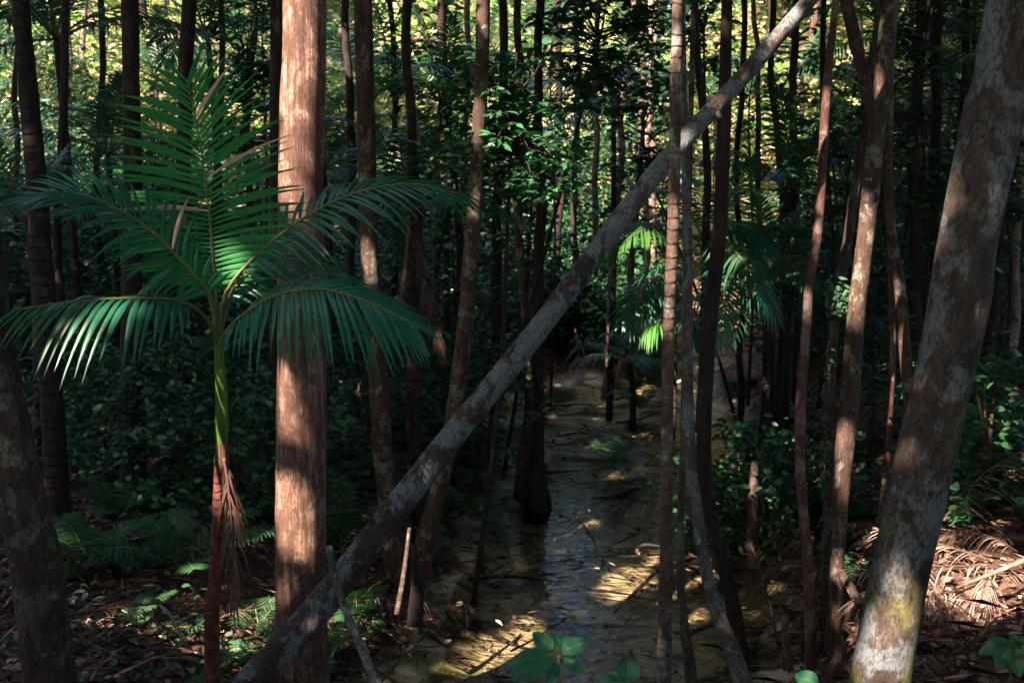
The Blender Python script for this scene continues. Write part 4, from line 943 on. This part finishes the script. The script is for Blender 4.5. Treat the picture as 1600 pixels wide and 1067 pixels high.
# old palm sheath standing in the litter
def sheath(pts, d, label, mats):
    w3 = [P(a, b, d) for a, b, c in pts]; b_ = MB(); vs = []; fs = []
    for q, (a, b, c) in zip(w3, pts):
        m = px_m(d, b) * c * .5
        for k_ in range(7):
            an = R(-100 + 200 * k_ / 6); vs.append(q + Vector((math.sin(an) * m, -math.cos(an) * m * .7, 0)))
    n1 = len(pts)
    for i in range(n1 - 1):
        for k_ in range(6): a = i * 7 + k_; fs.append((a, a + 1, a + 8, a + 7))
    b_.add(vs, fs); o = b_.build('palm_sheath', mats, None, w3[-1]); md = o.modifiers.new('thick', 'SOLIDIFY'); md.thickness = .006
    return tag(o, label, 'palm sheath')
sheath([(646, 850, 6), (650, 890, 11), (652, 920, 18), (650, 950, 22), (648, 975, 24)], 6.6, 'reddish brown fallen palm sheath standing upright on the left bank', M['dark'])
sheath([(1322, 1000, 8), (1312, 1025, 14), (1290, 1060, 18)], 5.0, 'reddish palm sheath lying at the bottom edge left of the big trunk', M['red'])
sheath([(1226, 960, 8), (1228, 1000, 12), (1232, 1045, 15)], 5.6, 'dark red palm sheath standing in the gloom right of the bent trunk', M['red'])

# leaf litter nobody could count
RNG = np.random.default_rng(99)
n = 26000
yy = RNG.uniform(3.2, 15, n) ; xx = RNG.uniform(-.6, .65, n) * (yy + 1.2)
dd = creek_d(xx, yy); keep = (dd > .15) | (RNG.uniform(0, 1, n) < .11); xx, yy, dd = xx[keep], yy[keep], dd[keep]
zz = np.maximum(H(xx, yy), -.01) + RNG.uniform(.004, .05, len(xx)); m = len(xx)
D = rand_dirs(m, .35); strip = RNG.uniform(0, 1, m) < .40
V = leaf_polys(np.stack([xx, yy, zz], 1), D, leaf_normals(m, .45), np.where(strip, RNG.uniform(.15, .4, m), RNG.uniform(.05, .12, m)), np.where(strip, RNG.uniform(.008, .018, m), RNG.uniform(.025, .05, m)))
me = poly_mesh('leaf_litter', V, [M['litter']], RNG.uniform(0, 1, m) ** 2.2, 6)
tag(obj_from(me, 'leaf_litter'), 'brown dead leaves and strips covering both banks', 'leaf litter', kind='stuff')
# low seedlings and ground cover on the left bank
n = 9000
yy = RNG.uniform(4.5, 17, n); xx = RNG.uniform(-.6, .6, n) * (yy + 1)
dd = creek_d(xx, yy); keep = (dd > .4) & (vnoise(xx * 1.1, yy * 1.1, 31) > .42) & ~((xx > 1) & (yy < 8)); xx, yy = xx[keep], yy[keep]
m = len(xx); V = leaf_polys(np.stack([xx, yy, H(xx, yy) + RNG.uniform(.03, .35, m)], 1), rand_dirs(m, .5), leaf_normals(m, .6), RNG.uniform(.05, .11, m), RNG.uniform(.02, .045, m))
tag(obj_from(poly_mesh('ground_cover', V, [M['leaf_dk']], RNG.uniform(0, 1, m), 6), 'ground_cover'), 'low dark green seedlings covering the banks between the ferns', 'ground cover', kind='stuff')

# far forest that reads as one mass, on top of the hillside
RNG = np.random.default_rng(123)
n = 60000
yy = RNG.uniform(46, 62, n); xx = RNG.uniform(-.62, .62, n) * yy
zz = H(xx, yy) + RNG.uniform(0, 1, n) ** 1.2 * (7 + 4 * vnoise(xx * .25, yy * .25, 5)) * np.where(np.abs(xx / yy - .03) < .06, .3, 1)
V = leaf_polys(np.stack([xx, yy, zz], 1), rand_dirs(n, .6), leaf_normals(n, .9), RNG.uniform(.3, .6, n), RNG.uniform(.14, .28, n), False)
# unseen leaf wall added round the sides and behind, to cut sky light
n2 = 30000; a = RNG.uniform(0, 1, n2); side_ = RNG.uniform(0, 1, n2)
x2 = np.where(side_ < .36, RNG.uniform(-30, 30, n2), np.where(side_ < .68, RNG.uniform(-31, -26, n2), RNG.uniform(22, 27, n2)))
y2 = np.where(side_ < .36, RNG.uniform(-21, -16, n2), RNG.uniform(-20, 48, n2))
z2 = H(x2, y2) + RNG.uniform(0, 11, n2)
V2 = leaf_polys(np.stack([x2, y2, z2], 1), rand_dirs(n2, .6), leaf_normals(n2, .9), RNG.uniform(.5, .9, n2), RNG.uniform(.3, .5, n2), False)
V = np.concatenate([V, V2]); xx = np.concatenate([xx, x2]); zz = np.concatenate([zz, z2]); n += n2
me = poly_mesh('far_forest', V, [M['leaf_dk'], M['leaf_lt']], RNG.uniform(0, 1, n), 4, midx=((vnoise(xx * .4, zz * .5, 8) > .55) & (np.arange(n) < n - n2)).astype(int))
tag(obj_from(me, 'far_forest'), 'far wall of forest leaves along the top of the hillside, with an unseen ring added to block sky light', 'forest', kind='stuff')

# ------------------------------------------------------------------ crowns: unseen canopy overhead, added and cut to shape the shade
# where the far hillside catches sun: (px, py, half width, half height, strength)
GLADES = [(90, 130, 190, 220, 1.4), (330, 140, 140, 170, .75), (690, 60, 80, 110, .8), (860, 110, 110, 170, .9), (950, 310, 130, 130, 1.3), (1170, 260, 100, 190, 1.2), (1130, 60, 120, 80, .5), (1300, 120, 60, 100, .35), (1400, 30, 60, 60, .45), (1450, 330, 50, 200, .25), (1580, 380, 40, 180, .7)]
RNG = np.random.default_rng(2024)
S = np.array(SUN)
n = 720000
C = np.stack([RNG.uniform(-26, 20, n), RNG.uniform(-16, 44, n), RNG.uniform(9.2, 13.2, n)], 1)
hg = H(C[:, 0], C[:, 1]); C[:, 2] = np.where(C[:, 1] > 24, np.maximum(C[:, 2], hg + RNG.uniform(6.5, 9.5, n)), C[:, 2])
land = C.copy(); done = np.zeros(n, bool)
for s in np.arange(.5, 34, .5):
    q = C - S * s; below = (q[:, 2] < H(q[:, 0], q[:, 1]) + np.where(q[:, 1] > 19, 1.8, 0)) & ~done
    land[below] = q[below]; done |= below
lx, ly = proj(land)
ey = np.cross(S, (0, 0, 1.)); ey /= np.linalg.norm(ey); ez = np.cross(ey, S)
su, sv = C @ ey, C @ ez
inview = done & (land[:, 1] > 2) & (np.abs(land[:, 0]) < .58 * land[:, 1] + 2.5)
glade = np.zeros(n)
for a, b, hw, hh, st_ in GLADES: glade = np.maximum(glade, st_ * np.exp(-((lx - a) / hw) ** 2 * .8 - ((ly - b) / hh) ** 2 * .8))
glade *= sstep(17, 22, land[:, 1])
nz = .6 * vnoise(su * .8, sv * .8, 41) + .4 * vnoise(su * 2.2, sv * 2.2, 42)
keep = np.where(inview, RNG.uniform(0, 1, n) < 1.0, RNG.uniform(0, 1, n) < .5)
keep &= ~(((glade * 2.2 > nz * .9 + .08) | (glade > .45)) & inview)
fine = .5 * vnoise(su * 2.6, sv * 2.6, 77) + .5 * vnoise(su * 1.1, sv * 1.1, 78)
keep &= ~((creek_d(land[:, 0], land[:, 1]) < .2) & (land[:, 1] > 7) & (land[:, 1] < 18) & (fine > .76))
cand = np.where(keep)[0]
pc = np.array(P(340, 440, 4.6)); v = C - pc; v /= np.linalg.norm(v, axis=1)[:, None]
opn = (v @ np.array((-.1, .23, .97)) > math.cos(R(24)))
C[opn] -= S * ((C[opn, 2] - RNG.uniform(7.4, 8.2, opn.sum())) / S[2])[:, None]  # leaves slid along the sun line to open sky sheen above the palm
sh = []
for a, b, d, r in ((300, 130, 4.85, 60), (330, 240, 4.75, 50)):        # a clump that keeps the upright frond in shade
    q = np.array(P(a, b, d)); hh = RNG.uniform(6.5, 9, 90) - q[2]
    sh.append(q + S * (hh / S[2])[:, None] + RNG.normal(0, r * px_m(d, b) * .6, (90, 3)))
C = np.concatenate([C] + sh); cand = np.concatenate([cand, np.arange(len(C) - 180, len(C))])
CC = C[cand]; bad = np.zeros(len(cand), bool)
for q in FS:
    v = CC - q[:3]; al = v @ S; pr = np.linalg.norm(v - al[:, None] * S, axis=1)
    bad |= (al > 0) & (pr < q[3] + (.09 if q[3] > .07 else .06))
mr = CC[:, 2] + 4                                           # gaps in the canopy whose sky the creek mirrors
for az, ha in ((.054, .014), (-.010, .012), (-.055, .010)):
    bad |= (np.abs(CC[:, 0] / np.maximum(CC[:, 1], 1) - az) < ha) & (CC[:, 1] > 14) & (mr / np.maximum(CC[:, 1], 1) > .36) & (mr / np.maximum(CC[:, 1], 1) < .62)
C = CC[~bad]
n = len(C); Ls = RNG.uniform(.20, .36, n)
D = rand_dirs(n, .5)
V = leaf_polys(C - D * Ls[:, None] * .5, D, leaf_normals(n, .6), Ls, Ls * RNG.uniform(.5, .7, n), False)
# unseen trees added behind the camera to carry the shading leaves over it
for i, (x, y) in enumerate([(-3, -3), (-8, -6), (-13, 0), (-9, 3), (3.5, -2.5), (-16, 8), (-4, -9), (-19, -4), (6, 3.5), (9, 9)]):
    g = Vector((x, y, hz(x, y))); rt = empty('tree', g, 'unseen tree added behind the viewpoint to carry shading leaves', 'tree', 'shade trees added behind the viewpoint')
    b_ = MB(); tube(b_, catmull([g - Vector((0, 0, .2)), g + Vector((.1, 0, 5)), g + Vector((.2, .1, 11))], 40), lerp_list([.2, .15, .1], 40), 14, .05, 4); b_.build('trunk', M['mottled'], rt, g)
    TREES.append((rt, g, g + Vector((.2, .1, 11))))
tx = np.array([(t[2].x, t[2].y) for t in TREES])
own = np.argmin(((C[:, None, 0] - tx[None, :, 0]) ** 2 + (C[:, None, 1] - tx[None, :, 1]) ** 2), 1)
tn = RNG.uniform(0, 1, n)
for i, (rt, b0, tp) in enumerate(TREES):
    sel = own == i
    if sel.sum() < 20: continue
    obj_from(poly_mesh('crown', V[sel], [M['canopy']], tn[sel], 4, origin=b0), 'crown', rt)  # unseen leaf cover, cut for the wanted shade, shared out as crowns
print('canopy leaves', n)
